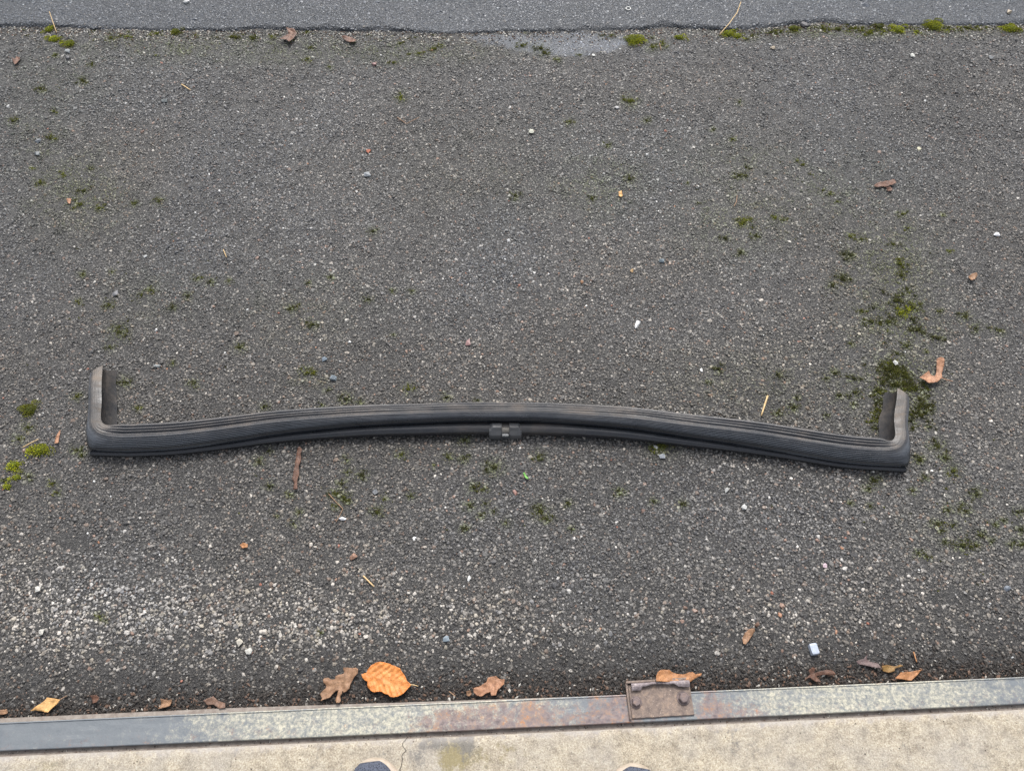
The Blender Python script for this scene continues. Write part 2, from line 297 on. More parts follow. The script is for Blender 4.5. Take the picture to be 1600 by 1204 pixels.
def ground_with_stones(name, V, Fc, mat, P, siz, rot, tint, rgh, soil=None, pale=None):
    n0 = len(V); n1 = len(P); me = bpy.data.meshes.new(name)
    me.vertices.add(n0 + n1); me.vertices.foreach_set('co', np.concatenate([V, P]).astype(np.float32).ravel())
    nf = len(Fc); me.loops.add(nf * 4); me.loops.foreach_set('vertex_index', Fc.astype(np.int32).ravel())
    me.polygons.add(nf); me.polygons.foreach_set('loop_start', np.arange(0, nf * 4, 4, dtype=np.int32)); me.polygons.foreach_set('loop_total', np.full(nf, 4, np.int32))
    me.polygons.foreach_set('use_smooth', np.ones(nf, bool))
    me.update(calc_edges=True)
    def put(nm, typ, key, arr0, arr1):
        a = me.attributes.new(nm, typ, 'POINT'); a.data.foreach_set(key, np.concatenate([arr0, arr1]).ravel())
    put('is_stone', 'BOOLEAN', 'value', np.zeros(n0, bool), np.ones(n1, bool))
    put('siz', 'FLOAT_VECTOR', 'vector', np.zeros((n0, 3), np.float32), siz.astype(np.float32))
    put('rot', 'FLOAT_VECTOR', 'vector', np.zeros((n0, 3), np.float32), rot.astype(np.float32))
    put('tint', 'FLOAT_COLOR', 'color', np.zeros((n0, 4), np.float32), np.concatenate([tint, np.ones((n1, 1))], 1).astype(np.float32))
    put('rgh', 'FLOAT', 'value', np.zeros(n0, np.float32), rgh.astype(np.float32))
    put('variant', 'INT', 'value', np.zeros(n0, np.int32), rng.integers(0, 6, n1).astype(np.int32))
    put('soil', 'FLOAT', 'value', (np.zeros(n0) if soil is None else soil).astype(np.float32), np.zeros(n1, np.float32))
    put('pale', 'FLOAT', 'value', (np.zeros(n0) if pale is None else pale).astype(np.float32), np.zeros(n1, np.float32))
    me.materials.append(mat)
    o = bpy.data.objects.new(name, me); C.objects.link(o)
    md = o.modifiers.new('aggregate', 'NODES'); md.node_group = GN
    return o
def fnoise(x, y, s, k, oct=2):
    """cheap vectorised value noise, -1..1"""
    out = 0; amp = 1; tot = 0
    for o in range(oct):
        X = x * s + k * 13.7; Y = y * s - k * 7.1; xi = np.floor(X).astype(np.int64); yi = np.floor(Y).astype(np.int64); fx = X - xi; fy = Y - yi
        fx = fx * fx * (3 - 2 * fx); fy = fy * fy * (3 - 2 * fy)
        def h(a, b):
            n = (a * 374761393 + b * 668265263 + int(k * 1000 + o) * 2147483) & 0x7fffffff; n = ((n ^ (n >> 13)) * 1274126177) & 0x7fffffff
            return ((n ^ (n >> 16)) & 0xffff) / 32768.0 - 1
        v = (h(xi, yi) * (1 - fx) + h(xi + 1, yi) * fx) * (1 - fy) + (h(xi, yi + 1) * (1 - fx) + h(xi + 1, yi + 1) * fx) * fy
        out = out + v * amp; tot += amp; amp *= 0.55; s *= 2.1
    return out / tot
def scatter(step, x0, x1, y0, y1):
    ys = np.arange(y0, y1, step * 0.866); pts = []
    X, Y = np.meshgrid(np.arange(x0, x1, step), ys); X = X + (np.arange(len(ys)) % 2)[:, None] * step / 2
    X = X.ravel() + rng.uniform(-.5, .5, X.size) * step; Y = Y.ravel() + rng.uniform(-.5, .5, Y.size) * step
    lim = 0.30 + 0.70 * (Y * FW[1] + CAM_H * -FW[2])          # stays just wider than what can be seen
    k = np.abs(X) < lim
    return X[k], Y[k]
G = lambda px, py, cx, cy, rx, ry: np.exp(-(((px - cx) / rx) ** 2 + ((py - cy) / ry) ** 2))

# --- worn tarmac yard
yn0 = min(SA.y, SB.y) - 0.2
xs = far(-2.2, 2.2); ys = np.linspace(0, 1, 110)
def ymap(X, T):
    lo = SA.y + (X - SA.x) * sd.y / sd.x + 0.001; hi = joint_y(X) + 0.02
    return lo + (hi - lo) * T
def near_soil(X, Y): return np.clip(np.exp(-strip_dist(X, Y) / 0.055) * 1.2 + 0.25 * fnoise(X, Y, 25, 3), 0, 1)
def pale_mask(X, Y):
    px, py = topx(X, Y); c = np.interp(px, [700, 760, 860, 960, 1010], [58, 62, 70, 66, 60]); hh = np.interp(px, [710, 770, 830, 880, 950, 1000], [0, 11, 15, 23, 16, 0])
    return np.clip((hh - np.abs(py - c - 1) + 5 * fnoise(X, Y, 30, 5)) / 4, 0, 1) * (px > 690) * (px < 1010)
V, Fc = sheet(xs, ys, lambda X, Y: hill(X, Y), ymap)
X, Y = scatter(0.0046, -2.0, 2.0, yn0, 2.35)
d = strip_dist(X, Y); k = (d > 0.004) & (Y < joint_y(X) + 0.004); X = X[k]; Y = Y[k]; d = d[k]
px, py = topx(X, Y); n = len(X)
palestone = 0.85 * G(px, py, 140, 945, 280, 75) + 0.55 * G(px, py, 430, 980, 300, 48) + 0.42 * G(px, py, 900, 985, 500, 38) + 0.22 * G(px, py, 1350, 950, 200, 60)
palestone = np.clip(palestone * (0.95 + 0.7 * fnoise(X, Y, 12, 1)), 0, 1)
joint = np.exp(-((joint_y(X) - Y) / 0.05) ** 2) * np.clip(1 + 0.5 * fnoise(X, Y, 9, 2), 0, 1)
dark = np.clip(np.exp(-((d - 0.02) / 0.095) ** 2) + 0.0, 0, 1)
pm = pale_mask(X, Y)
brown = np.clip(0.5 + 0.9 * fnoise(X, Y, 3.1, 6) + 0.5 * np.clip((py - 450) / 500, -1, 1), 0, 1)  # random brown patches; cooler tint farther off paints in the sky's reflection
r = 0.00198 * (1 + 0.12 * np.clip((py - 500) / 400, 0, 1)) * np.exp(rng.normal(0, 0.31, n)) * (1 + 0.10 * palestone - 0.12 * joint)
r = np.minimum(np.where(rng.random(n) < 0.010, r * 1.6, r), 0.0048)
hole = G(px, py, 112, 845, 26, 22) + 0.7 * G(px, py, 1480, 935, 40, 16) + .6 * G(px, py, 1075, 830, 30, 18) + .5 * G(px, py, 330, 1000, 60, 10)
keep = rng.random(n) < np.clip(1 - 0.8 * hole - 0.35 * dark - 0.2 * (fnoise(X, Y, 40, 8) > 0.45), 0.2, 1) * (1 - 0.1 * pm)
CR = [[(1120,60),(1160,130),(1205,190),(1240,250)],[(1240,250),(1290,300),(1320,330),(1335,360)],[(1345,205),(1362,225),(1375,245)],[(1415,380),(1432,402)],[(1025,720),(1050,760),(1085,815),(1110,860)],[(880,100),(930,150),(1000,190)]]
def seg_d(px, py, a, b):
    ax, ay = a; bx, by = b; t = np.clip(((px - ax) * (bx - ax) + (py - ay) * (by - ay)) / ((bx - ax) ** 2 + (by - ay) ** 2), 0, 1)
    return np.hypot(px - ax - t * (bx - ax), py - ay - t * (by - ay))
wob = 4 * fnoise(X, Y, 35, 9)
for line in CR[1:4]:
    for a, b in zip(line, line[1:]): keep &= seg_d(px + wob, py + wob, a, b) > 1.3
def pick(n, pal, pr):
    pal = np.array(pal); return pal[rng.choice(len(pal), n, p=np.array(pr) / sum(pr))]
base = pick(n, [(.052, .052, .054), (.078, .077, .076), (.105, .102, .098), (.15, .142, .132), (.125, .098, .082), (.22, .205, .185), (.17, .115, .092), (.36, .35, .33)],
            [.28, .32, .22, .08, .05, .026, .010, .006])
pal = pick(n, [(.20, .196, .19), (.285, .28, .27), (.23, .217, .19), (.15, .153, .16), (.37, .36, .345), (.18, .147, .128)], [.28, .24, .16, .16, .09, .07])
sel = rng.random(n) < 0.66 * palestone; base = np.where(sel[:, None], pal, base)
sel = rng.random(n) < 0.35 * joint; base = np.where(sel[:, None], pal * np.array([.85, .80, .70]), base)
base = base * (1 + 0.18 * fnoise(X, Y, 6, 4))[:, None]
base = np.where((pm > .3)[:, None] & (rng.random(n) < .9)[:, None], pal * np.array([.70, .75, .86]), base); r = np.where(pm > .3, r * .75, r)
base = base * (1 - 0.38 * dark)[:, None]
base = base * (np.array([0.975, 1.0, 1.04]) + brown[:, None] * np.array([0.10, 0.015, -0.10]))
base = base * np.exp(rng.normal(0, .12, n))[:, None] * (1.24 * (1 + 0.16 * fnoise(X, Y, 1.7, 41) + 0.10 * fnoise(X, Y, 5.5, 42) + .10 * fnoise(X, Y, 17, 43)))[:, None]
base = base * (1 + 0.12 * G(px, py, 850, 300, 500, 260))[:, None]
alg = 0
for (a, b, rr, br) in MOSS: alg = np.maximum(alg, 0.9 * G(px, py, a, b, rr * 1.35, rr * 1.1))
for (a, b, rx, ry, s) in [(120,300,75,60,.5),(940,285,80,50,.4),(1150,340,90,60,.4),(1400,480,70,80,.55),(1400,590,60,45,.7),(240,465,70,40,.25),(350,75,250,24,.5),(640,82,120,18,.6),(1340,50,190,10,.85),(480,595,40,12,.3),(90,120,90,60,.2),(1310,600,60,60,.25),(1150,250,120,40,.25),(1390,430,70,90,.5),(1200,600,160,60,.2),(800,270,200,80,.12),(1300,300,120,60,.25),(60,220,60,60,.3),(480,480,120,60,.15),(1500,820,80,50,.2)]:
    alg = np.maximum(alg, s * G(px, py, a, b, rx, ry) * (1 + fnoise(X, Y, 28, 12)))
alg = np.clip(alg * (0.75 + 0.6 * rng.random(n)), 0, 0.85)[:, None]
green = pick(n, [(.065, .072, .022), (.10, .112, .038), (.14, .158, .075), (.05, .05, .025)], [.35, .3, .2, .15])
base = base * (1 - alg) + green * alg
base = np.where(((rng.random(n) < 0.0012))[:, None], pick(n, [(.30, .12, .08), (.33, .17, .10), (.62, .62, .60)], [.3, .3, .4]), base)
siz = np.stack([r * rng.uniform(.85, 1.35, n), r * rng.uniform(.75, 1.1, n), r * rng.uniform(.45, .8, n)], -1)
rot = np.stack([rng.normal(0, .30, n), rng.normal(0, .30, n), rng.uniform(0, 6.28, n)], -1)
Z = hill(X, Y) - siz[:, 2] * 0.22 + rng.normal(0, 0.0006, n) + 0.0012 * fnoise(X, Y, 60, 14)
P = np.stack([X, Y, Z], -1); k = keep
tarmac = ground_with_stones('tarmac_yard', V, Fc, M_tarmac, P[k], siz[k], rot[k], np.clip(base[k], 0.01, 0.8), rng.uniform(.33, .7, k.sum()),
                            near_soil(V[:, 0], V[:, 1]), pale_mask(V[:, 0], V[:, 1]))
tag(tarmac, 'worn grey brown tarmac with exposed small stones and mossy spots', kind='structure')

# --- smoother road surface laid 10 mm proud, ragged front edge
ROAD_Z = 0.008
def edge_w(X): return 0.004 * fnoise(X, X * 0, 14, 21) + 0.006 * fnoise(X, X * 0 + 3, 70, 22, 3)
xs2 = np.concatenate([[-400, -60, -15, -5, -2.6], np.linspace(-2.4, 2.4, 900), [2.6, 5, 15, 60, 400]])
T2 = np.concatenate([[0, 0.0012, 0.003, 0.006, 0.01, 0.015, 0.025, 0.05, 0.1, 0.2, 0.35, 0.5, 0.8, 1.5, 4, 15, 60, 400, 1500]])
def zroad(X, Y):
    q = Y - joint_y(X) - edge_w(X); k = np.clip(q / (0.013 + 0.010 * fnoise(X, X * 0 + 7, 22, 33)), 0, 1)
    return -0.006 + (ROAD_Z + 0.006) * np.sqrt(k) + 0.0012 * fnoise(X, Y, 9, 23) * k
V2, F2 = sheet(xs2, T2, lambda X, Y: zroad(X, Y), lambda X, T: joint_y(X) + edge_w(X) + T)
X, Y = scatter(0.0040, -2.2, 2.2, 1.9, 2.75); q = Y - joint_y(X) - edge_w(X); k = (q > -0.001) & (Y < 2.62); X = X[k]; Y = Y[k]; n = len(X)
r = 0.00165 * np.exp(rng.normal(0, .34, n)); r = np.where(rng.random(n) < 0.006, r * 2.2, r)
siz = np.stack([r * rng.uniform(.85, 1.4, n), r * rng.uniform(.75, 1.1, n), r * rng.uniform(.35, .6, n)], -1)
rot = np.stack([rng.normal(0, .15, n), rng.normal(0, .15, n), rng.uniform(0, 6.28, n)], -1)
base = pick(n, [(.052, .056, .063), (.070, .075, .083), (.092, .098, .107), (.13, .135, .14), (.27, .27, .26), (.14, .12, .10)], [.36, .32, .2, .07, .02, .02])
base = base * (1 + 0.2 * fnoise(X, Y, 5, 31))[:, None] * np.array([.84, .90, 1.0])
P = np.stack([X, Y, zroad(X, Y) - siz[:, 2] * 0.45 + rng.normal(0, .0002, n)], -1)
road = ground_with_stones('road', V2, F2, M_road, P, siz, rot, np.clip(base, .01, .8), rng.uniform(.3, .55, n))
tag(road, 'smoother blue grey asphalt laid slightly higher along the top', kind='structure')

# ------------------------------------------------------------ concrete threshold and steel strip
def sp(u, v, z=0.0):    # strip frame: u along, v towards the viewer from its back edge
    return Vector((SA.x + sd.x * u - sn.x * v, SA.y + sd.y * u - sn.y * v, z))
WID = abs(strip_dist(*at(800, 1136, 0.004)[:2]))
def front_v(u): return WID + 0.0012 * math.sin(u * 2.1)
U = np.concatenate([[-300, -40, -8, -2], np.linspace(-0.6, 2.6, 260), [4, 10, 40, 300]])
def loft(rows, close=False):
    """rows: list of equal-length lists of points -> verts, faces"""
    nv = len(rows[0]); vs = [p for r_ in rows for p in r_]; fs = []
    for i in range(len(rows) - 1):
        for j in range(nv - (0 if close else 1)):
            j2 = (j + 1) % nv; fs.append((i * nv + j, i * nv + j2, (i + 1) * nv + j2, (i + 1) * nv + j))
    return vs, fs
def vattr(o, name, fn):
    a = o.data.attributes.new(name, 'FLOAT', 'POINT'); a.data.foreach_set('value', [float(fn(v.co)) for v in o.data.vertices])
steel = empty('steel_edging', sp(0.9, 0, 0)); tag(steel, 'galvanised steel edge strip with pale lime scale and rust between tarmac and concrete', 'metal edging')
inv = Matrix.Translation(-steel.location)
def steel_rows():
    rows = []
    for u in U:
        w_ = front_v(u); jag = 0.0006 * nz(u, 0, 60, 3)
        pr = [(0.0005, -0.012), (0.0005, 0.0052 + jag), (0.0022, 0.0056 + jag), (0.0030, 0.0040)]
        pr += [(0.0030 + (w_ - 0.0045) * t, 0.0040 + 0.0004 * nz(u, t, 20, 5)) for t in np.linspace(0.08, 1, 7)]
        pr += [(w_ - 0.0004, 0.0034), (w_, 0.0020), (w_, -0.012)]
        rows.append([inv @ sp(u, v, z) for v, z in pr])
    return rows
v_, f_ = loft(steel_rows()); top = mesh_obj('top_flange', v_, f_, M_steel, steel)
def steel_px(co): return topx(np.float64(co.x + steel.location.x), np.float64(co.y + steel.location.y), 0.004)
def lime(co):
    a, b = steel_px(co); return np.clip(G(a, 0, 520, 0, 190, 1) + 0.95 * G(a, 0, 700, 0, 200, 1) + 0.95 * G(a, 0, 1300, 0, 210, 1) + 0.5 * G(a, 0, 1480, 0, 150, 1) + 0.35 * G(a, 0, 330, 0, 70, 1), 0, 1)
def rust(co):
    a, b = steel_px(co); mid = 1131 - 0.0455 * a; lo = (b - mid) / 22.0        # -1 back .. +1 front
    return np.clip(0.9 * G(a, 0, 960, 0, 45, 1) + G(a, 0, 800, 0, 95, 1) * np.clip(0.45 + lo * 0.9, 0, 1) + 0.6 * G(a, 0, 690, 0, 45, 1) * np.clip(0.2 + lo, 0, 1) + 0.65 * G(a, 0, 1110, 0, 22, 1) + 0.45 * G(a, 0, 1150, 0, 50, 1) * np.clip(lo, 0, 1) + 0.25 * np.clip(lo - 0.6, 0, 1), 0, 1)
vattr(top, 'lime', lime); vattr(top, 'rust', rust)
rows = []
for u in U:
    rows.append([sp(u, v, z) for v, z in [(-0.0068 * max(0, min(1, (1.0 - u) / 0.6)) - 0.0002, -0.010), (-0.0068 * max(0, min(1, (1.0 - u) / 0.6)) - 0.0002, 0.0018 + 0.0006 * nz(u, 1, 40, 2)), (0.0003, 0.0025)]])
v_, f_ = loft(rows); o = mesh_obj('mortar_ledge', v_, f_, M_groove); tag(o, 'thin dusty mortar ledge behind the steel strip', kind='structure')
# concrete: groove then slab
gw = 0.0085
rows = []
for u in U:
    w_ = front_v(u); e = w_ + gw + 0.0010 * nz(u, 2, 18, 7); rows.append([sp(u, v, z) for v, z in [(w_ - 0.003, -0.006), (e - 0.002, -0.0045), (e, -0.0012)]])
v_, f_ = loft(rows); o = mesh_obj('joint_groove', v_, f_, M_groove); tag(o, 'narrow dirty groove between steel strip and concrete', kind='structure')
rows = []
for u in U:
    w_ = front_v(u); e = w_ + gw + 0.0010 * nz(u, 2, 18, 7)
    vs = [e, e + 0.0015] + list(e + 0.0015 + np.linspace(0.012, 0.6, 55)) + [1.5, 4, 20, 300]
    rows.append([sp(u, v, (-0.0012 if i == 0 else 0.0012 + (0.0008 * nz(u, v, 6, 9) if v < 0.6 else 0))) for i, v in enumerate(vs)])
v_, f_ = loft(rows); conc = mesh_obj('concrete_slab', v_, f_, M_conc, smooth=True); tag(conc, 'pale sandy concrete threshold with olive and dark stains', kind='structure')
def cpx(co): return topx(np.float64(co.x), np.float64(co.y))
def f_ol(co): a, b = cpx(co); return 1.1 * G(a, b, 712, 1180, 30, 26) + 0.5 * G(a, b, 780, 1175, 50, 20) + 0.35 * G(a, b, 60, 1190, 40, 20)
def f_so(co): a, b = cpx(co); return 1.1 * G(a, b, 678, 1158, 26, 14) + 1.0 * G(a, b, 730, 1164, 18, 28) + .6 * G(a, b, 655, 1190, 14, 20) + 0.55 * G(a, b, 790, 1150, 40, 6) + 0.6 * G(a, b, 1440, 1122, 18, 7) + .5 * G(a, b, 1456, 1120, 10, 6) + 0.35 * G(a, b, 1170, 1150, 50, 20) + .25 * G(a, b, 360, 1165, 30, 12)
def f_ed(co): dd = -strip_dist(co.x, co.y) - WID - gw; return 0.75 * math.exp(-max(dd, 0) / 0.012)
vattr(conc, 'olive', f_ol); vattr(conc, 'soot', f_so); vattr(conc, 'edge', f_ed)

# ------------------------------------------------------------ rusty bracket on the strip
br = empty('rusty_bracket', at(1032, 1094, 0.004)); br.rotation_euler = (0, 0, math.atan2(sd.y, sd.x) + R(1.0))
tag(br, 'rusty bolted steel bracket with torn curled lip on the edge strip', 'bracket')
Z0 = 0.0
def box_bm(bm, x0, x1, y0, y1, z0, z1, bev=0.0):
    r_ = bmesh.ops.create_cube(bm, size=1); 
    for v in r_['verts']: v.co = Vector(((x0 + x1) / 2 + v.co.x * (x1 - x0), (y0 + y1) / 2 + v.co.y * (y1 - y0), (z0 + z1) / 2 + v.co.z * (z1 - z0)))
    if bev:
        es = list({e for v in r_['verts'] for e in v.link_edges}); bmesh.ops.bevel(bm, geom=es, offset=bev, segments=2, affect='EDGES', profile=0.6)
def plate_mesh():
    xs_ = np.linspace(-0.0535, 0.0545, 40); rows = []
    for x in xs_:
        j = 0.0007 * nz(x, 0, 130, 1); y0 = -0.0265 + 0.0018 * (x / 0.05) * 0 + j; y1 = 0.0285
        z = 0.0035 + 0.0006 * nz(x, 4, 50, 2)
        rows.append([(x, y1, 0.0002), (x, y1, z)] + [(x, y, z + 0.0004 * nz(x, y, 90, 3)) for y in np.linspace(y1 - 0.004, y0 + 0.001, 9)] + [(x, y0, z - 0.0008), (x, y0, 0.0002)])
    v, f = loft(rows, True); n_ = len(rows[0]); f.append(tuple(range(n_))); f.append(tuple(range(len(v) - n_, len(v)))[::-1]); return v, f
v_, f_ = plate_mesh(); mesh_obj('plate', v_, f_, M_rust, br)
# side ridge of the older plate below, at the left
bm = bmesh.new(); box_bm(bm, -0.0585, -0.0545, -0.028, 0.031, 0.0001, 0.0062, 0.0012); bm_obj('side_rib', bm, M_rust, br)
# upstand that curls over and is torn
rows = []
for x in np.linspace(-0.049, 0.0535, 90):
    h0 = np.interp(x, [-.049, -.033, -.030, -.022, -.012, .004, .018, .026, .034, .0535], [1, 1, .35, .30, .06, .05, .28, .22, .8, 1.0]) + 0.10 * nz(x, 0, 170, 6)
    prof = [(0.0305, 0.0002), (0.0305, 0.0075), (0.0292, 0.0105), (0.0268, 0.0118)]
    curl = [(0.0268 - 0.0085 * h0 * t, 0.0118 - 0.0030 * h0 * t * t + 0.0012 * nz(x, 1, 60, 8)) for t in (0.35, 0.7, 1.0)]
    outp = prof + curl; inn = [(y - 0.0002, z - 0.0011) for y, z in curl[::-1]] + [(0.0262, 0.0104), (0.0280, 0.0094), (0.0288, 0.0070), (0.0288, 0.0002)]
    rows.append([(x, y, z) for y, z in outp + inn])
v_, f_ = loft(rows, True); n_ = len(rows[0]); f_.append(tuple(range(n_))); f_.append(tuple(range(len(v_) - n_, len(v_)))[::-1]); mesh_obj('torn_lip', v_, f_, M_torn, br, smooth=False)
bm = bmesh.new(); box_bm(bm, -0.0575, 0.0545, 0.0306, 0.0345, -0.008, 0.0085, 0.0010); bm_obj('back_plate', bm, M_rust, br)
def bolt(px, py, r_, rz):
    p = br.matrix_basis.inverted() @ at(px, py, 0.010)
    bm = bmesh.new(); ring = []
    for zz, rr in ((0.0042, 1.0), (0.0095, 1.0), (0.0112, 0.93), (0.0122, 0.78)):
        ring.append([bm.verts.new((p.x + math.cos(rz + k * math.pi / 3) * r_ * rr * (1 + .05 * nz(k, zz * 90, 1, 2)), p.y + math.sin(rz + k * math.pi / 3) * r_ * rr, zz)) for k in range(6)])
    for a, b in zip(ring, ring[1:]):
        for k in range(6): bm.faces.new((a[k], a[(k + 1) % 6], b[(k + 1) % 6], b[k]))
    bm.faces.new(ring[-1]); o = bm_obj('bolt', bm, M_bolt, br)
    bm = bmesh.new(); bmesh.ops.create_cone(bm, cap_ends=True, segments=24, radius1=r_ * 1.28, radius2=r_ * 1.22, depth=0.001, matrix=Matrix.Translation((p.x, p.y, 0.0045))); w_ = bm_obj('washer', bm, M_bolt, o)
    return o
bolt(994, 1096, 0.0083, 0.4); bolt(1068, 1090, 0.0092, 0.1)

# ------------------------------------------------------------ the rubber bumper strip
def catmull(pts, step=0.006):
    out = []; P_ = [pts[0] * 2 - pts[1]] + pts + [pts[-1] * 2 - pts[-2]]
    for i in range(1, len(P_) - 2):
        L_ = (P_[i + 1] - P_[i]).length; n_ = max(2, int(L_ / step))
        for k in range(n_):
            t = k / n_; a, b, c, d_ = P_[i - 1], P_[i], P_[i + 1], P_[i + 2]
            out.append(0.5 * ((2 * b) + (c - a) * t + (2 * a - 5 * b + 4 * c - d_) * t * t + (3 * b - a - 3 * c + d_) * t ** 3))
    out.append(pts[-1]); return out
strip = empty('rubber_bumper_strip', at(790, 682, 0)); tag(strip, 'long curved black rubber bumper strip with ribbed top and upturned ends lying on the tarmac', 'bumper strip')
SO = strip.location.copy(); 
bar_px = [(200,713.5),(275,710),(350,700.5),(425,691.5),(500,685),(600,680.5),(700,679),(780,679),(860,681),(930,684.5),(1000,690),(1100,700.5),(1200,711.5),(1300,727),(1360,733.5)]
Bp = [at(a, b, 0.008) for a, b in bar_px]
larm = [at(a, b, 0.032) for a, b in [(141,590),(140,615),(141,645)]]
rarm = [at(a, b, 0.032) for a, b in [(1417,665),(1420,645),(1422,625)]]
for p in Bp + larm + rarm: p.z = 0
Lc = at(141, 712, 0.008); Rc = at(1418, 737, 0.008); Lc.z = Rc.z = 0
def arc(a, corner, b, r_):     # round the corner between directions
    d1 = (a - corner).normalized(); d2 = (b - corner).normalized(); p1 = corner + d1 * r_; p2 = corner + d2 * r_; out = []
    for k in range(15):
        t = k / 14; out.append(p1 * (1 - t) ** 2 + corner * 2 * t * (1 - t) + p2 * t * t)
    return out
RC = 0.072
la = arc(larm[-1], Lc, Bp[0], RC); ra = arc(Bp[-1], Rc, rarm[0], RC)
path = catmull(larm, 0.008) + la + catmull(Bp, 0.008) + ra + catmull(rarm, 0.008)
# mark: 1 on the arms, 0 on the bar
nl = len(catmull(larm, 0.008)); nb = len(catmull(Bp, 0.008))
W = [1.0] * nl + [1 - k / 14 for k in range(15)] + [0.0] * nb + [k / 14 for k in range(15)] + [1.0] * nl
clean = [(path[0], W[0], 0)]
for i_, (p, w_) in enumerate(zip(path[1:], W[1:])):
    if (p - clean[-1][0]).length > 0.0025: clean.append((p, w_, i_ + 1))
path = [c[0] for c in clean]; W = [c[1] for c in clean]; NP = len(path)
las = arc(larm[-1], Lc, Bp[0], .016); ras = arc(Bp[-1], Rc, rarm[0], .016)
full = catmull(larm, 0.008) + las + catmull(Bp, 0.008) + ras + catmull(rarm, 0.008); sharp = [full[c[2]] for c in clean]
def relax(q, k):
    for _ in range(k): q = [q[0]] + [q[i - 1] * .25 + q[i] * .5 + q[i + 1] * .25 for i in range(1, len(q) - 1)] + [q[-1]]
    return q
path = relax(path, 2)
ss = lambda t: t * t * (3 - 2 * t)
xL, xR = Bp[0].x, Bp[-1].x; xm = (xL + xR) / 2
KR, KF = 34, 40
def lerp(a, b, t): return (a[0] + (b[0] - a[0]) * t, a[1] + (b[1] - a[1]) * t)
def spl(pts, t):
    n_ = len(pts) - 1; f = min(t * n_, n_ - 1e-6); i = int(f); return lerp(pts[i], pts[i + 1], f - i)
def profile(p, w_):
    e = min(1, abs(p.x - xm) / abs(xR - xm)); e = ss(min(1, max(0, e * 1.12 - 0.05)))
    rb = lerp((17, 40), (6, 25.5), e); bl = .42 * (1 - .55 * e)
    wv = 1.6 * nz(p.x, 0, 7, 2)                      # worn, slightly wavy rubber
    R1 = (30 - 4.5 * e, 50 - 1.5 * e + wv * 0.5); T = (53.5 + wv, 48.5)
    bar = []
    bar += [lerp((24, 7), (9, 4), e), lerp((22, 20), (10, 12), e), lerp((19.5, 31), (14, 15), e), lerp((18.5, 37), (12, 23), e)]
    mid = lerp(lerp(rb, R1, 0.42), (rb[0], R1[1]), bl)
    for k in range(KR):
        t = k / (KR - 1); a = lerp(lerp(rb, mid, t), lerp(mid, R1, t), t)
        g = (-0.95 if (k % 4 in (2,)) and 4 < k < KR - 3 else 0.0) * max(0, 1 - 1.3 * w_)
        bar.append((a[0] - g * 0.75, a[1] + g))
    fade = (0.35 + 0.65 * e) * max(0, 1 - 1.2 * w_)
    for k in range(KF):
        t = (k + 1) / KF; a = lerp(R1, T, t); g = 0
        for c_, wd, dp in ((0.32, .075, 4.6), (0.55, .055, 3.6), (0.77, .055, 3.2)): g -= dp * fade * math.exp(-((t - c_ - 0.03 * nz(p.x, c_, 6, 3)) / wd) ** 2)
        g += 0.6 * nz(p.x * 0.4, t * 9, 3, 5) + 0.28 * (1 if k % 3 == 0 else 0) * (1 - e)
        bar.append((a[0], a[1] + g + 1.2 * math.sin(t * math.pi)))
    bar += [(54.3, 47.3), (54, 44.5), (42, 42), (35, 37), (34, 12)]
    arm = [(8, 1), (4, 4), (2, 9), (1, 15)]
    oc = [(0.3, 18), (0, 26), (0.2, 34), (1.6, 41), (4.5, 46.5), (9, 50), (12.5, 51)]
    arm += [(a0 + 1.2 * nz(p.y, z0 * .01, 18, 9), z0 + .8 * nz(p.y, 3, 25, 9)) for a0, z0 in (spl(oc, k / (KR - 1)) for k in range(KR))]
    arm += [(12.5 + 18 * (k + 1) / KF + 1.5 * nz(p.x, p.y, 22, 5) * (k + 1) / KF, 51 - 4.0 * ((k + 1) / KF) ** 2 + .35 * nz(p.y, k * .004, 60, 8)) for k in range(KF)]
    wa = 1.5 * nz(p.x, p.y, 22, 5); tp = min(1, max(0, (p.y - SO.y) / 0.17)) if p.x > 0 else 0.25
    arm += [(31 + wa, 48), (30 + wa, 44), (27, 38), (30 + wa, 20), (46 - 12 * tp + 4 * nz(p.y, 0, 40, 6), 4)]
    t = ss(w_); return [lerp(a, b, t) for a, b in zip(bar, arm)]
rows = []; dust = []; sky_sheen = []
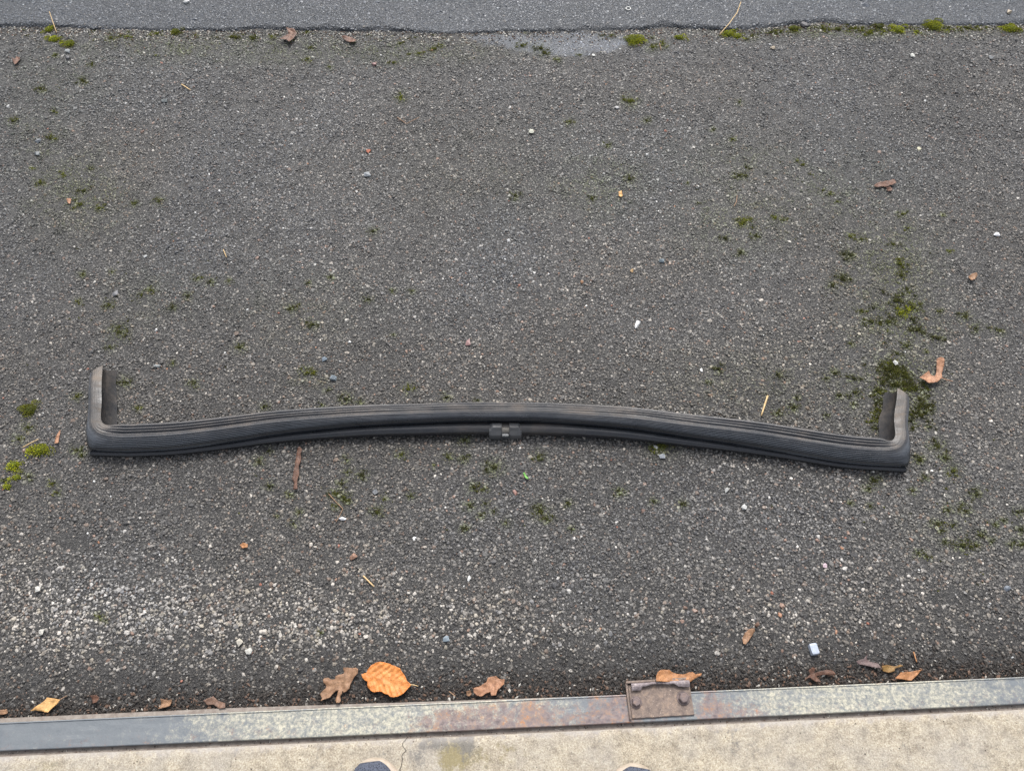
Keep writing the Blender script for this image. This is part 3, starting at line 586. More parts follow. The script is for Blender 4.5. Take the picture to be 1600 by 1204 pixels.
for i, (p, w_) in enumerate(zip(path, W)):
    a = path[max(0, i - 1)]; b = path[min(NP - 1, i + 1)]; tg = (b - a).normalized(); nn = Vector((-tg.y, tg.x, 0))
    a2 = sharp[max(0, i - 1)]; b2 = sharp[min(NP - 1, i + 1)]; tg2 = (b2 - a2).normalized(); nn2 = Vector((-tg2.y, tg2.x, 0)); p2 = sharp[i]
    end = 0; pr = profile(p, w_); row = []
    skew = 0
    if i < 6: skew = -(6 - i) / 6
    if i > NP - 7: skew = (i - NP + 7) / 6
    for j, (q, z) in enumerate(pr):
        zz = z * 0.001 + gz(p) + 0.001 - (0.006 * abs(skew) * (1 if z > 30 else 0))
        hj = 0.0 if j < 4 else (ss(min(1, (j - 4) / KR / .85)) if j < 4 + KR else 1.0)
        P_ = (p + nn * (q * 0.001)) * hj + (p2 + nn2 * (q * 0.001)) * (1 - hj) + tg * (skew * (q - 2) * 0.00062); P_ = Vector((P_.x, P_.y, zz)) - SO
        row.append(P_)
        if j < 4: dd = 0.05
        elif j < 4 + KR:
            t = (j - 4) / KR; dd = (0.05 + 0.30 * t ** 3) * (1 - w_) + w_ * max(0, (t - .55) * 1.6)
        elif j < 4 + KR + KF:
            t = (j - 4 - KR) / KF; ee = ss(min(1, abs(p.x - xm) / abs(xR - xm))); dd = 0.55 + 0.25 * math.sin(t * 3) + 0.3 * w_ - (0.2 if t > .93 else 0)
            dd -= (1 - w_) * (.25 + .5 * ee) * sum(math.exp(-((t - c0) / .07) ** 2) for c0 in (.32, .55, .77))
        else: dd = 0.42 + .3 * nz(p.y, j, 30, 4)
        sheen = 0.0; ee_ = ss(min(1, abs(p.x - xm) / abs(xR - xm)))
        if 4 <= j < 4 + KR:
            t = (j - 4) / KR; sheen = (1 - w_) * (0.06 + 0.94 * ss(min(1, max(0, (t - .30 * (1 - ee_)) / .35)))) * (.8 + .25 * nz(p.x * .5, t * 2, 6, 4)) + w_ * math.exp(-((t - .66) / .16) ** 2)  # sky highlight painted on the upper rib band and arm shoulders
            if w_ < .5 and (j - 4) % 4 == 2: sheen *= .35
        elif j < 4 + KR + KF: sheen = .25 * (1 - w_) + .15
        sky_sheen.append(min(1, max(0, sheen))); dust.append(min(1, max(0, dd)))
    rows.append(row)
v_, f_ = loft(rows, True); n_ = len(rows[0]); f_.append(tuple(range(n_))); f_.append(tuple(range(len(v_) - n_, len(v_)))[::-1])
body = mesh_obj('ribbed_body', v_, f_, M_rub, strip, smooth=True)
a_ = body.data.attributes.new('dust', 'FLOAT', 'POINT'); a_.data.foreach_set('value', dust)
a_ = body.data.attributes.new('sky_sheen', 'FLOAT', 'POINT'); a_.data.foreach_set('value', sky_sheen)
bme = bmesh.new(); bme.from_mesh(body.data); bmesh.ops.recalc_face_normals(bme, faces=bme.faces)
for e_ in bme.edges:
    if len(e_.link_faces) == 2 and e_.calc_face_angle(0) > R(38): e_.smooth = False
bme.to_mesh(body.data); bme.free()
# glossy round bead along the front
rows = []; dust = []
bead_path = [(p, w_) for p, w_ in zip(path, W) if w_ <= 0.0]
dL = (Lc - bead_path[0][0]); dR = (Rc - bead_path[-1][0])
bead_path = [(bead_path[0][0] + dL * t, 0) for t in (1.0, 0.75, 0.5, 0.25)] + bead_path + [(bead_path[-1][0] + dR * t, 0) for t in (0.25, .5, .75, .97)]
for i, (p, w_) in enumerate(bead_path):
    a = bead_path[max(0, i - 1)][0]; b = bead_path[min(len(bead_path) - 1, i + 1)][0]; tg = (b - a).normalized(); nn = Vector((-tg.y, tg.x, 0))
    e = ss(min(1, max(0, min(1, abs(p.x - xm) / abs(xR - xm)) * 1.12 - 0.05))); c_ = lerp((11, 14), (6.5, 6.8), e); r_ = 13 + (6.0 - 13) * e
    row = []
    for k in range(22):
        th = k / 22 * 2 * math.pi; q = c_[0] + r_ * math.cos(th) * (1.0); z = c_[1] + r_ * math.sin(th)
        P_ = p + nn * (q * 0.001); row.append(Vector((P_.x, P_.y, z * 0.001 + gz(p) + 0.0005)) - SO)
        near = math.exp(-((p.x - SO.x) / 0.09) ** 2)
        dust.append(min(1, 0.04 + (0.35 + .6 * max(0, math.sin(th + .3))) * near ** 1.0 + 0.15 * max(0, math.sin(th + .2)) ** 3 + (0.25 if p.x > 0.5 else 0) * (math.sin(th + 2.2) > 0)))  # dust near the clip; its top-heavy share paints in the bead's highlight
    rows.append(row)
v_, f_ = loft(rows, True); n_ = 22; f_.append(tuple(range(n_))); f_.append(tuple(range(len(v_) - n_, len(v_)))[::-1])
bead = mesh_obj('bead', v_, f_, M_bead, strip, smooth=True); a_ = bead.data.attributes.new('dust', 'FLOAT', 'POINT'); a_.data.foreach_set('value', dust); a_ = bead.data.attributes.new('sky_sheen', 'FLOAT', 'POINT'); a_.data.foreach_set('value', [max(0, math.sin((k % 22) / 22 * 6.283 + .25)) ** 6 * .5 for k in range(len(dust))])  # narrow painted highlight line along the bead top
# the clip in the middle of the bead
clip = empty('clip', (0, 0, 0)); clip.parent = strip
bpos = min(path, key=lambda p: abs(p.x - SO.x)); cy = bpos.y - SO.y
def lobe(x0, x1, s):
    rows = []
    for k in range(12):
        t = k / 11; x = x0 + (x1 - x0) * t; rd = 1 - 0.25 * (abs(2 * t - 1) ** 6); outer = t if s > 0 else 1 - t
        hh = 0.030 - 0.005 * max(0, outer - .72) / .28
        nose = 0.004 + 0.007 * (1 - outer) * 0.6
        rows.append([(x, cy + y, z + gz(bpos)) for y, z in [(-0.007 * rd, 0.001), (-0.008 * rd, 0.010), (-0.0065 * rd, 0.017), (-0.001 + nose * .35, 0.0245), (0.006, hh), (0.016, hh + 0.0004), (0.019, hh - 0.004), (0.019, 0.001)]])
    v, f = loft(rows, True); n_ = 8; f.append(tuple(range(n_))); f.append(tuple(range(len(v) - n_, len(v)))[::-1]); return v, f
for x0, x1, s in ((-0.034, -0.0075, -1), (0.0075, 0.0335, 1)):
    v, f = lobe(x0, x1, s); o = mesh_obj('lobe', v, f, M_clip, clip)
    m_ = o.modifiers.new('b', 'BEVEL'); m_.width = 0.0012; m_.segments = 2; m_.limit_method = 'ANGLE'
    a_ = o.data.attributes.new('dust', 'FLOAT', 'POINT'); a_.data.foreach_set('value', [0.35] * len(o.data.vertices))
bm = bmesh.new(); box_bm(bm, -0.008, 0.008, cy - 0.006, cy + 0.016, 0.001 + gz(bpos), 0.014 + gz(bpos), .001); bm_obj('bridge', bm, M_clip, clip)
M_pin = plain('dusty_pin', (0.13, 0.12, 0.105), (0.19, 0.175, 0.155), 200, 0.6)
bm = bmesh.new(); bmesh.ops.create_cone(bm, cap_ends=True, segments=16, radius1=0.0085, radius2=0.0085, depth=0.0150, matrix=Matrix.Translation((0, cy + 0.007, 0.0185 + gz(bpos))) @ Matrix.Rotation(R(90), 4, 'Y')); bm_obj('pin', bm, M_pin, clip, smooth=False)
M_tab = plain('grey_tab', (0.085, 0.09, 0.095), (0.13, 0.135, 0.14), 200, 0.5)
bm = bmesh.new(); box_bm(bm, -0.0070, 0.0065, cy - 0.0085, cy - 0.002, 0.0135 + gz(bpos), 0.0195 + gz(bpos), .0009); bm_obj('tab', bm, M_tab, clip)

# ------------------------------------------------------------ moss
def moss_mesh(name, spots, dens, parent=None, hscale=1.0, ragged=False):
    vs = []; fs = []; cols = []
    for (cx, cy_, rad, br_) in spots:      # world x, y, radius in metres, brightness
        nsub = max(1, int(rad / (0.0035 if ragged else .005))); lobes_ = [(cx, cy_, rad * .62)] + [(cx + max(-.8, min(.8, random.gauss(0, .6 if not ragged else .9))) * rad, cy_ + max(-.65, min(.65, random.gauss(0, .45))) * rad, rad * random.uniform(.26, .5)) for _ in range(nsub)]
        for lx, ly, lr in lobes_:
            n_ = max(5, int(dens * (lr / 0.003) ** 2)); lb = br_ * random.uniform(.75, 1.25)
            for _ in range(n_):
                a = random.uniform(0, 6.283); q = abs(random.gauss(0, .62)) if ragged else math.sqrt(random.random()) * (1 + random.gauss(0, .12)); x = lx + math.cos(a) * q * lr; y = ly + math.sin(a) * q * lr * .85
                hz = hscale * min(0.011, 0.45 * lr + 0.0015) * math.sqrt(max(0.05, 1 - q * q)) + (hill(x, y))
                s_ = random.uniform(.0007, .0015); tl = Vector((random.gauss(0, .6) + math.cos(a) * q, random.gauss(0, .6) + math.sin(a) * q, 1.0)).normalized() * s_ * 1.7
                b0 = Vector((x, y, float(hz) - 0.0005)); i0 = len(vs); a2 = random.uniform(0, 6.28)
                for k in range(3): vs.append(b0 + Vector((math.cos(a2 + k * 2.09) * s_ * .8, math.sin(a2 + k * 2.09) * s_ * .8, 0)))
                vs.append(b0 + tl); fs += [(i0, i0 + 1, i0 + 3), (i0 + 1, i0 + 2, i0 + 3), (i0 + 2, i0, i0 + 3)]
                j = random.uniform(.6, 1.4) ; q_ = lb ** 1.5; c_ = (0.024 + 0.225 * q_, 0.027 + 0.240 * q_, 0.008 + 0.006 * q_)
                if random.random() < 0.12: c_ = (0.09, 0.07, 0.03)
                cols += [(c_[0] * j, c_[1] * j, c_[2] * j, 1)] * 4
        # dense floor of the cushion
        i0 = len(vs); m_ = 18
        vs.append(Vector((cx, cy_, float(hill(cx, cy_)) + hscale * min(.010, .42 * rad + .001) * .82))); cols.append((0.016 + .06 * br_ ** 1.5, 0.018 + .08 * br_ ** 1.5, 0.008, 1))
        for rr_, hh in ((.6, .62), (.92, .1)):
            for k in range(m_):
                a = k / m_ * 6.283; q = rad * (.30 if ragged else .58) * rr_ * (1 + .18 * nz(math.cos(a), math.sin(a), 2, cx * 9 + cy_))
                vs.append(Vector((cx + math.cos(a) * q, cy_ + math.sin(a) * q * .85, float(hill(cx, cy_)) + hscale * min(.010, .42 * rad + .001) * hh))); cols.append((0.016 + .05 * br_ ** 1.5, 0.018 + .06 * br_ ** 1.5, 0.008, 1))
        for k in range(m_):
            k2 = (k + 1) % m_; fs += [(i0, i0 + 1 + k, i0 + 1 + k2), (i0 + 1 + k, i0 + 1 + m_ + k, i0 + 1 + m_ + k2), (i0 + 1 + k, i0 + 1 + m_ + k2, i0 + 1 + k2)]
    o = mesh_obj(name, vs, fs, M_moss, parent)
    a_ = o.data.attributes.new('mcol', 'FLOAT_COLOR', 'POINT'); a_.data.foreach_set('color', np.array(cols, np.float32).ravel())
    return o
def ppm(px, py):   # photo pixels per metre there
    return F / float((np.array(at(px, py, 0)) - np.array([0, 0, CAM_H])) @ FW)
sp_ = []
for (a, b, rr, br_) in MOSS:
    p = at(a, b, 0); sp_.append((p.x, p.y, rr * (1.3 if rr < 13 else 1.15) / ppm(a, b), br_ + (.12 if rr > 15 else 0)))
for _ in range(150):
    a = random.choice([random.uniform(1170, 1620), random.uniform(1250, 1620), random.uniform(20, 720)]); p = at(a, 45, 0); yj = float(joint_y(p.x)) - abs(random.gauss(0, .010 if a > 1170 else .035)) - .004
    sp_.append((p.x, yj, random.uniform(.004, .011), random.uniform(.25, .75)))
for _ in range(70):
    a, b = random.choice([(random.gauss(1405, 22), random.gauss(592, 17)), (random.gauss(1440, 12), random.gauss(635, 15)), (random.gauss(1372, 6), random.gauss(635, 25)), (random.gauss(1400, 22), random.gauss(488, 22))]); p = at(a, b, 0)
    sp_.append((p.x, p.y, random.uniform(5, 11) / ppm(a, b), random.choice([.15, .25, .35, .55])))
for _ in range(190):
    a, b = random.choice([(random.gauss(1400, 70), random.gauss(560, 110)), (random.gauss(1500, 60), random.gauss(800, 60)), (random.gauss(650, 180), random.gauss(770, 45)), (random.gauss(180, 90), random.gauss(420, 130)), (random.uniform(100, 760), random.gauss(72, 12)), (random.gauss(1150, 130), random.gauss(300, 60))])
    if 620 < b < 740 and 130 < a < 1425: continue
    if b < 58 or a > 1640: continue
    p = at(a, b, 0); sp_.append((p.x, p.y, random.uniform(1.5, 3.5) / ppm(a, b), random.uniform(.15, .5)))
o = moss_mesh('moss_tufts', sp_, 4, hscale=0.5, ragged=True); tag(o, 'scattered small dark green moss tufts growing in the tarmac', kind='stuff')
for (a, b, rr, lab) in CUSH:
    p = at(a, b, 0); brt = {48: .6, 1372: .4, 1240: .6, 1309: .5, 275: .6}.get(a, 1.0)
    o = moss_mesh('moss_cushion', [(p.x, p.y, rr * 1.4 / ppm(a, b), brt)], 7, hscale=1.0); tag(o, lab, 'moss', 'moss cushions on the tarmac')

# ------------------------------------------------------------ leaves and litter
def leaf(name, label, cat, poly, org, sc, mat, z=0.003, curl=0.004, fold=0.003, stem=None, seed=1, step=0.0028, group='fallen leaves', axis=None, freq=70, stemmat=None):
    pts = [at(org[0] + a / sc, org[1] + b / sc, z) for a, b in poly]
    cen = sum(pts, Vector()) / len(pts); cen.z = gz(cen)
    P2 = [Vector((p.x - cen.x, p.y - cen.y)) for p in pts]
    # subdivide outline with slight irregularity
    out = []
    for i, p in enumerate(P2):
        q = P2[(i + 1) % len(P2)]; k = max(1, int((q - p).length / step))
        for j in range(k):
            t = j / k; s_ = p.lerp(q, t); out.append(s_ + Vector((nz(s_.x, s_.y, 400, seed), nz(s_.y, s_.x, 400, seed + 3))) * 0.0005)
    def inside(x, y):
        c_ = False; n_ = len(out); j = n_ - 1
        for i in range(n_):
            if (out[i].y > y) != (out[j].y > y) and x < (out[j].x - out[i].x) * (y - out[i].y) / (out[j].y - out[i].y) + out[i].x: c_ = not c_
            j = i
        return c_
    xs_ = [p.x for p in out]; ys_ = [p.y for p in out]; inner = []
    y = min(ys_)
    while y < max(ys_):
        x = min(xs_)
        while x < max(xs_):
            q = Vector((x + random.uniform(-.2, .2) * step, y + random.uniform(-.2, .2) * step))
            if inside(q.x, q.y) and min((q - o_).length for o_ in out) > step * .45: inner.append(q)
            x += step
        y += step
    n_ = len(out); vv, ee, ff, *_ = delaunay_2d_cdt(out + inner, [], [list(range(n_))], 1, 1e-7)
    rad = max(p.length for p in out)
    if axis is None: axis = (1, 0.4)
    ax = Vector(axis).normalized(); ay = Vector((-ax.y, ax.x)); V3 = []
    for p in vv:
        u = p.dot(ax); v = p.dot(ay); rr = p.length / rad
        h = z + curl * rr * rr + fold * abs(v) / rad + 0.0006 * math.sin((u + abs(v) * .8) * freq * 6.28) * min(1, abs(v) / (rad * .2)) + 0.0022 * nz(p.x, p.y, 110, seed)
        V3.append((p.x, p.y, max(h, 0.0022)))
    me_v = V3; o = mesh_obj(name if stem is None else 'blade', me_v, ff, mat, smooth=True)
    so_ = o.modifiers.new('s', 'SOLIDIFY'); so_.thickness = 0.0004; so_.offset = 0
    a_ = o.data.attributes.new('rim', 'FLOAT', 'POINT')
    a_.data.foreach_set('value', [1 - min(1, min((Vector(v[:2]) - q).length for q in out) / (rad * .3)) for v in V3])
    a_ = o.data.attributes.new('vein', 'FLOAT', 'POINT'); a_.data.foreach_set('value', [max(0, 1 - abs(Vector(v[:2]).dot(ay)) / 0.0016, .8 * max(0, 1 - abs(((Vector(v[:2]).dot(ax) + abs(Vector(v[:2]).dot(ay)) * .8) * freq) % 1.0 - .5) / .16)) for v in V3])
    if stem is None: o.location = cen; root = o
    else:
        root = empty(name, cen); o.parent = root
        sp2 = [at(org[0] + a / sc, org[1] + b / sc, z + .002) - cen for a, b in stem]
        for s_, zz in zip(sp2, np.linspace(z + curl * .8, z + .001, len(sp2))): s_.z = zz
        tube('stalk', sp2, [0.0009, 0.0007, 0.0006], stemmat or mat, root)
    tag(root, label, cat, group); return root
def tube(name, pts, radii, mat, parent=None, seg=7):
    rows = []; 
    P_ = []
    for a, b in zip(pts, pts[1:]):
        for k in range(5): P_.append(a.lerp(b, k / 5))
    P_.append(pts[-1])
    rad = np.interp(np.linspace(0, 1, len(P_)), np.linspace(0, 1, len(radii)), radii)
    for i, p in enumerate(P_):
        tg = (P_[min(i + 1, len(P_) - 1)] - P_[max(0, i - 1)]).normalized(); s_ = tg.cross(Vector((0, 0, 1))); s_ = s_.normalized() if s_.length > 1e-4 else Vector((1, 0, 0)); t_ = s_.cross(tg)
        rr = rad[i] * (1 + .12 * nz(p.x, p.y, 300, 1)); rows.append([p + s_ * math.cos(k / seg * 6.283) * rr + t_ * math.sin(k / seg * 6.283) * rr for k in range(seg)])
    v, f = loft(rows, True); f.append(tuple(range(seg))[::-1]); f.append(tuple(range(len(v) - seg, len(v))))
    return mesh_obj(name, v, f, mat, parent, smooth=True)
def leaf_mat(name, a, b, edge, spots=None, rough=0.5):
    m = Mat(name, rough, 0.4)
    c = m.mix(m.ramp(m.noise(60, 5, 0.7), [(0.35, 0.0), (0.65, 1.0)]), a, b)
    c = m.mix(m.math('MULTIPLY', m.attr('rim', out='Fac'), 0.6), c, edge)
    c = m.mix(m.math('MULTIPLY', m.attr('vein', out='Fac'), 0.28), c, tuple(x * .65 for x in edge))
    if spots: c = m.mix(m.ramp(m.vor(spots, out='Distance'), [(0.10, 0.8), (0.22, 0.0)]), c, (0.07, 0.035, 0.02))
    c = m.mix(1.0, c, m.ramp(m.noise(130, 6, .8), [(.3, .6), (.6, 1.1)]), 'MULTIPLY'); m.col(c); m.bump(m.noise(300, 5, 0.8), 0.0012, 0.8)
    m.b.inputs['Subsurface Weight'].default_value = 0.0
    return m.m
L_or = leaf_mat('orange_leaf', (0.58, 0.20, 0.045), (0.66, 0.28, 0.09), (0.52, 0.15, 0.012), 300, 0.42)
L_oak = leaf_mat('brown_oak_leaf', (0.25, 0.14, 0.075), (0.37, 0.22, 0.13), (0.18, 0.09, 0.045))
L_pink = leaf_mat('pinkish_oak_leaf', (0.34, 0.17, 0.095), (0.45, 0.24, 0.14), (0.24, 0.11, 0.055), 420)
L_birch = leaf_mat('yellow_leaf', (0.58, 0.34, 0.13), (0.68, 0.42, 0.18), (0.50, 0.27, 0.09))
L_tan = leaf_mat('tan_leaf', (0.36, 0.165, 0.065), (0.47, 0.24, 0.11), (0.27, 0.11, 0.04))
L_dk = leaf_mat('dark_leaf', (0.13, 0.062, 0.04), (0.20, 0.10, 0.06), (0.09, 0.045, 0.03))
L_pur = leaf_mat('purple_brown_leaf', (0.14, 0.095, 0.095), (0.20, 0.14, 0.13), (0.10, 0.07, 0.065))
L_red = leaf_mat('red_brown_leaf', (0.10, 0.048, 0.03), (0.20, 0.095, 0.055), (0.07, 0.033, 0.022))
L_str = plain('straw', (0.50, 0.34, 0.16), (0.64, 0.47, 0.25), 200, .6)
L_twig = plain('dry_twig', (0.20, 0.12, 0.075), (0.32, 0.20, 0.12), 200, .7)
Z8 = (480, 1020)
leaf('beech_leaf', 'large bright orange beech leaf with dark specks beside the steel strip', 'leaf', [(680,265),(740,245),(760,200),(800,155),(850,125),(910,108),(980,118),(1050,140),(1110,165),(1160,190),(1190,235),(1225,290),(1250,345),(1290,385),(1300,400),(1260,450),(1200,510),(1140,540),(1080,553),(1040,545),(1010,515),(960,505),(930,480),(880,480),(830,485),(800,470),(760,430),(750,390),(755,355),(720,340),(690,300)], Z8, 8, L_or, 0.006, 0.005, 0.003, stem=[(1290,392),(1340,395),(1385,408)], seed=2, axis=(-1, .28), stemmat=L_str, freq=95, step=.0015)
leaf('oak_leaf', 'lobed brown oak leaf left of the orange beech leaf', 'leaf', [(455,180),(500,178),(560,185),(610,178),(638,200),(635,250),(590,295),(560,340),(535,390),(530,440),(490,475),(455,488),(438,468),(432,500),(415,530),(410,560),(425,590),(405,620),(370,625),(352,590),(365,540),(380,490),(390,458),(350,470),(310,510),(280,550),(240,565),(200,580),(170,600),(185,560),(158,510),(175,485),(225,440),(235,400),(205,370),(200,330),(220,305),(260,305),(300,325),(345,325),(350,290),(400,265),(450,255),(465,230),(450,205)], Z8, 8, L_oak, 0.007, 0.004, 0.005, seed=4, axis=(.8, .62), freq=60, step=.0015)
leaf('oak_leaf', 'small pinkish tan oak leaf touching the steel strip, right of the beech leaf', 'leaf', [(1160,300),(1200,285),(1240,260),(1250,232),(1300,222),(1320,240),(1355,245),(1350,275),(1310,310),(1300,345),(1270,345),(1265,320),(1240,330),(1210,350),(1180,345),(1160,325)], (450, 1000), 4, L_pink, 0.006, .004, .004, seed=6, axis=(.8, .5), step=.0015)
leaf('birch_leaf', 'pale yellow diamond shaped leaf by the strip at lower left', 'leaf', [(185,440),(240,400),(275,375),(290,355),(340,362),(375,370),(350,400),(320,425),(295,450),(255,440),(220,435)], (0, 1000), 4, L_birch, .006, .003, .003, stem=[(370,368),(395,352),(412,342)], seed=8, axis=(1, .5), stemmat=L_twig)
leaf('curled_leaf', 'curled tan brown leaf lying behind the rusty bracket', 'leaf', [(640,250),(640,160),(680,90),(740,60),(850,60),(900,90),(980,120),(1100,125),(1160,100),(1220,95),(1260,135),(1350,120),(1350,155),(1250,200),(1180,250),(900,255)], (960, 1040), 10, L_tan, .012, .010, .004, seed=9, axis=(1, -.1))
leaf('shrivelled_leaf', 'shrivelled star shaped brown leaf by the strip right of the bracket', 'leaf', [(230,245),(265,210),(255,185),(280,165),(300,170),(295,200),(330,190),(370,180),(400,185),(425,215),(400,215),(350,212),(310,220),(335,260),(300,255),(265,230)], (1200, 1000), 4, L_red, .006, .006, .004, seed=10, step=.002)
leaf('purple_leaf', 'slender dark purple brown leaf above the steel strip at right', 'leaf', [(550,130),(600,112),(625,85),(618,115),(640,128),(690,145),(705,175),(650,165),(600,152),(560,148)], (1200, 1000), 4, L_pur, .005, .005, .003, seed=11, step=.002)
leaf('curled_leaf', 'small golden brown curled leaf touching the dark purple leaf', 'leaf', [(705,160),(750,150),(800,158),(830,150),(845,160),(800,172),(795,190),(760,200),(720,190)], (1200, 1000), 4, leaf_mat('golden_leaf', (.22, .13, .035), (.32, .19, .06), (.18, .09, .03)), .005, .005, .004, seed=12, step=.002)
leaf('pointed_leaf', 'light tan pointed leaf lying on the strip edge at the right', 'leaf', [(800,235),(840,195),(900,190),(972,178),(940,215),(905,247),(860,240)], (1200, 1000), 4, L_tan, .006, .003, .003, seed=13, axis=(1, .3), step=.002)
leaf('torn_leaf', 'torn orange and brown leaf right of the strip end', 'leaf', [(550,1000),(590,970),(612,953),(628,982),(650,990),(662,960),(660,920),(656,885),(680,876),(702,884),(705,925),(694,970),(692,1000),(660,1030),(610,1037),(570,1015)], (1300, 340), 4.013, L_pink, .007, .006, .004, stem=[(690, 1000), (725, 1010), (765, 1016)], seed=14, step=.002)
leaf('dry_catkin', 'dark red brown catkin lying on the tarmac at upper right', 'catkin', [(660,438),(690,418),(740,410),(790,400),(802,425),(770,436),(740,443),(700,446),(670,448)], (1200, 180), 4, L_dk, .006, .001, .001, seed=15, step=.002, group='small plant litter')
leaf('leaf_scrap', 'small rust coloured scrap just below the dark catkin', 'leaf scrap', [(740,455),(765,448),(780,458),(775,472),(752,476)], (1200, 180), 4, L_red, .004, .003, .002, seed=16, step=.002, group='small plant litter')
leaf('leaf_scrap', 'brown curled scrap alone on the tarmac at the right side', 'leaf scrap', [(1245,1015),(1272,992),(1300,990),(1308,1005),(1290,1030),(1262,1036)], (1200, 180), 4, L_oak, .005, .004, .003, seed=17, step=.002, group='small plant litter')
leaf('brown_leaf', 'folded reddish brown leaf on the road joint at upper left', 'leaf', [(190,185),(240,190),(258,212),(235,245),(210,272),(190,252),(145,250),(180,225),(205,212)], (400, 0), 4, L_red, .008, .004, .003, seed=18, step=.0025)
leaf('brown_leaf', 'narrow reddish brown leaf just below the road joint', 'leaf', [(535,235),(560,228),(600,235),(635,262),(600,272),(560,255)], (400, 0), 4, L_red, .006, .003, .004, seed=19, step=.0025)
leaf('bark_strip', 'long ragged reddish brown bark strip just below the rubber strip', 'bark', [(206,60),(217,52),(229,66),(222,90),(224,115),(211,150),(214,190),(203,225),(207,265),(184,268),(189,235),(178,212),(190,150),(198,105)], (400, 680), 3.2, L_red, .006, .002, .003, seed=20, axis=(.1, 1), step=.0025, freq=140, group='small plant litter')
leaf('brown_leaf', 'slim brown leaf end lying above the bracket at lower right', 'leaf', [(1168,1225),(1166,1195),(1180,1160),(1205,1138),(1235,1132),(1240,1150),(1222,1180),(1200,1210),(1185,1228)], (850, 680), 3.7625, L_oak, .005, .004, .003, seed=21, step=.002)
leaf('brown_leaf', 'dark brown curved leaf by the strip at lower left', 'leaf', [(1270,375),(1300,358),(1330,345),(1350,370),(1405,390),(1410,420),(1370,427),(1330,398),(1290,402)], (0, 1000), 4, leaf_mat('wet_brown_leaf', (.16, .09, .06), (.24, .14, .09), (.12, .07, .05)), .005, .004, .004, seed=22, step=.002)
leaf('brown_leaf', 'small brown leaf between the yellow leaf and the dark curved leaf', 'leaf', [(985,428),(1000,395),(1005,362),(1040,372),(1070,365),(1062,408),(1020,418)], (0, 1000), 4, L_oak, .005, .004, .004, seed=23, step=.002)
leaf('leaf_scrap', 'rust brown scrap just right of the yellow leaf', 'leaf scrap', [(565,345),(600,338),(615,355),(605,385),(575,392)], (0, 1000), 4, L_red, .005, .003, .003, seed=24, step=.002, group='small plant litter')
leaf('leaf_scrap', 'brown leaf scrap at the left edge just above the strip', 'leaf scrap', [(-20,437),(40,428),(52,455),(20,462),(-20,464)], (0, 1000), 4, L_oak, .005, .002, .003, seed=25, step=.002, group='small plant litter')
leaf('leaf_scrap', 'orange sliver of leaf above the large moss cushion', 'leaf scrap', [(520,562),(516,530),(530,490),(560,445),(575,435),(560,490),(552,555)], (0, 600), 6.02, L_pink, .004, .002, .001, seed=26, step=.002, group='small plant litter')
leaf('leaf_scrap', 'orange brown crumb on the tarmac at left centre', 'leaf scrap', [(1500,205),(1520,190),(1550,200),(1550,222),(1515,225)], (0, 800), 4, L_tan, .004, .003, .002, seed=27, step=.002, group='small plant litter')
leaf('leaf_scrap', 'reddish frond scrap near the top left corner', 'leaf scrap', [(75,365),(95,372),(105,358),(128,365),(118,392),(98,415),(85,395)], (0, 0), 4, L_red, .005, .003, .002, seed=28, step=.0025, group='small plant litter')
leaf('leaf_scrap', 'small tan flake on the tarmac above the rubber strip centre', 'leaf scrap', [(665,480),(685,475),(693,500),(680,517),(668,505)], (800, 180), 4, L_birch, .004, .002, .002, seed=29, step=.002, group='small plant litter')
leaf('leaf_scrap', 'pale orange flake beside moss at the left side', 'leaf scrap', [(412,520),(440,515),(435,552),(422,545)], (0, 180), 4, L_pink, .004, .002, .002, seed=30, step=.002, group='small plant litter')
leaf('leaf_scrap', 'small brown flake stuck in the groove under the bracket', 'leaf scrap', [(272,505),(285,498),(300,506),(292,522),(276,520)], (900, 1000), 4, L_red, .003, .002, .002, seed=31, step=.002, group='small plant litter')
leaf('leaf_scrap', 'pale brown scrap touching the small oak leaf', 'leaf scrap', [(1115,320),(1140,312),(1148,335),(1132,350),(1116,342)], (450, 1000), 4, L_oak, .004, .003, .002, seed=32, step=.002, group='small plant litter')
leaf('grass_blade', 'short bright green blade below the rubber strip centre', 'grass blade', [(1335,192),(1342,188),(1352,202),(1364,220),(1354,222),(1342,208)], (400, 680), 3.2, plain('fresh_blade', (.12, .30, .06), (.17, .40, .09), 100, .5), .004, .001, .001, seed=33, step=.002, group='small plant litter')
def stick(label, pts, rad, mat=L_str, z=0.004, z1=None, name='straw', cat='straw'):
    q = [at(a, b, 0) for a, b in pts]; c_ = q[0].copy(); c_.z = gz(c_)
    zs = np.linspace(z, z1 if z1 is not None else z, len(q)); q = [Vector((p.x - c_.x, p.y - c_.y, zz)) for p, zz in zip(q, zs)]
    o = tube(name, q, [rad, rad * 1.05, rad * .8], mat); o.location = c_; tag(o, label, cat, 'straws and twigs'); return o
stick('thick pale straw standing out just above the rubber strip at right', [(1199,619),(1189,650)], .0019)
stick('short straw on the tarmac above the oak leaf', [(568,900),(585,917)], .0014)
stick('short straw on the tarmac at the upper left', [(285,135),(299,144)], .0014)
stick('thin bent twig on the tarmac left of centre at top', [(621,184),(635,194),(655,184)], .0010, L_twig, name='twig', cat='twig')
stick('thin upright straw sprouting from the top left moss', [(90,54),(87,43),(83,29)], .0010, L_str, .004, .02)
stick('long bent dry stem rising from the moss on the joint', [(1124,56),(1137,44),(1149,30),(1154,17)], .0013, L_str, .006, .03, name='dry_grass_stem', cat='grass stem')
stick('thin forked twig among moss below the rubber strip', [(514,772),(525,784),(536,795),(531,806),(525,816)], .0008, L_twig, name='twig', cat='twig')
stick('straw touching the large moss cushion at the left', [(37,700),(48,694),(62,687)], .0010)
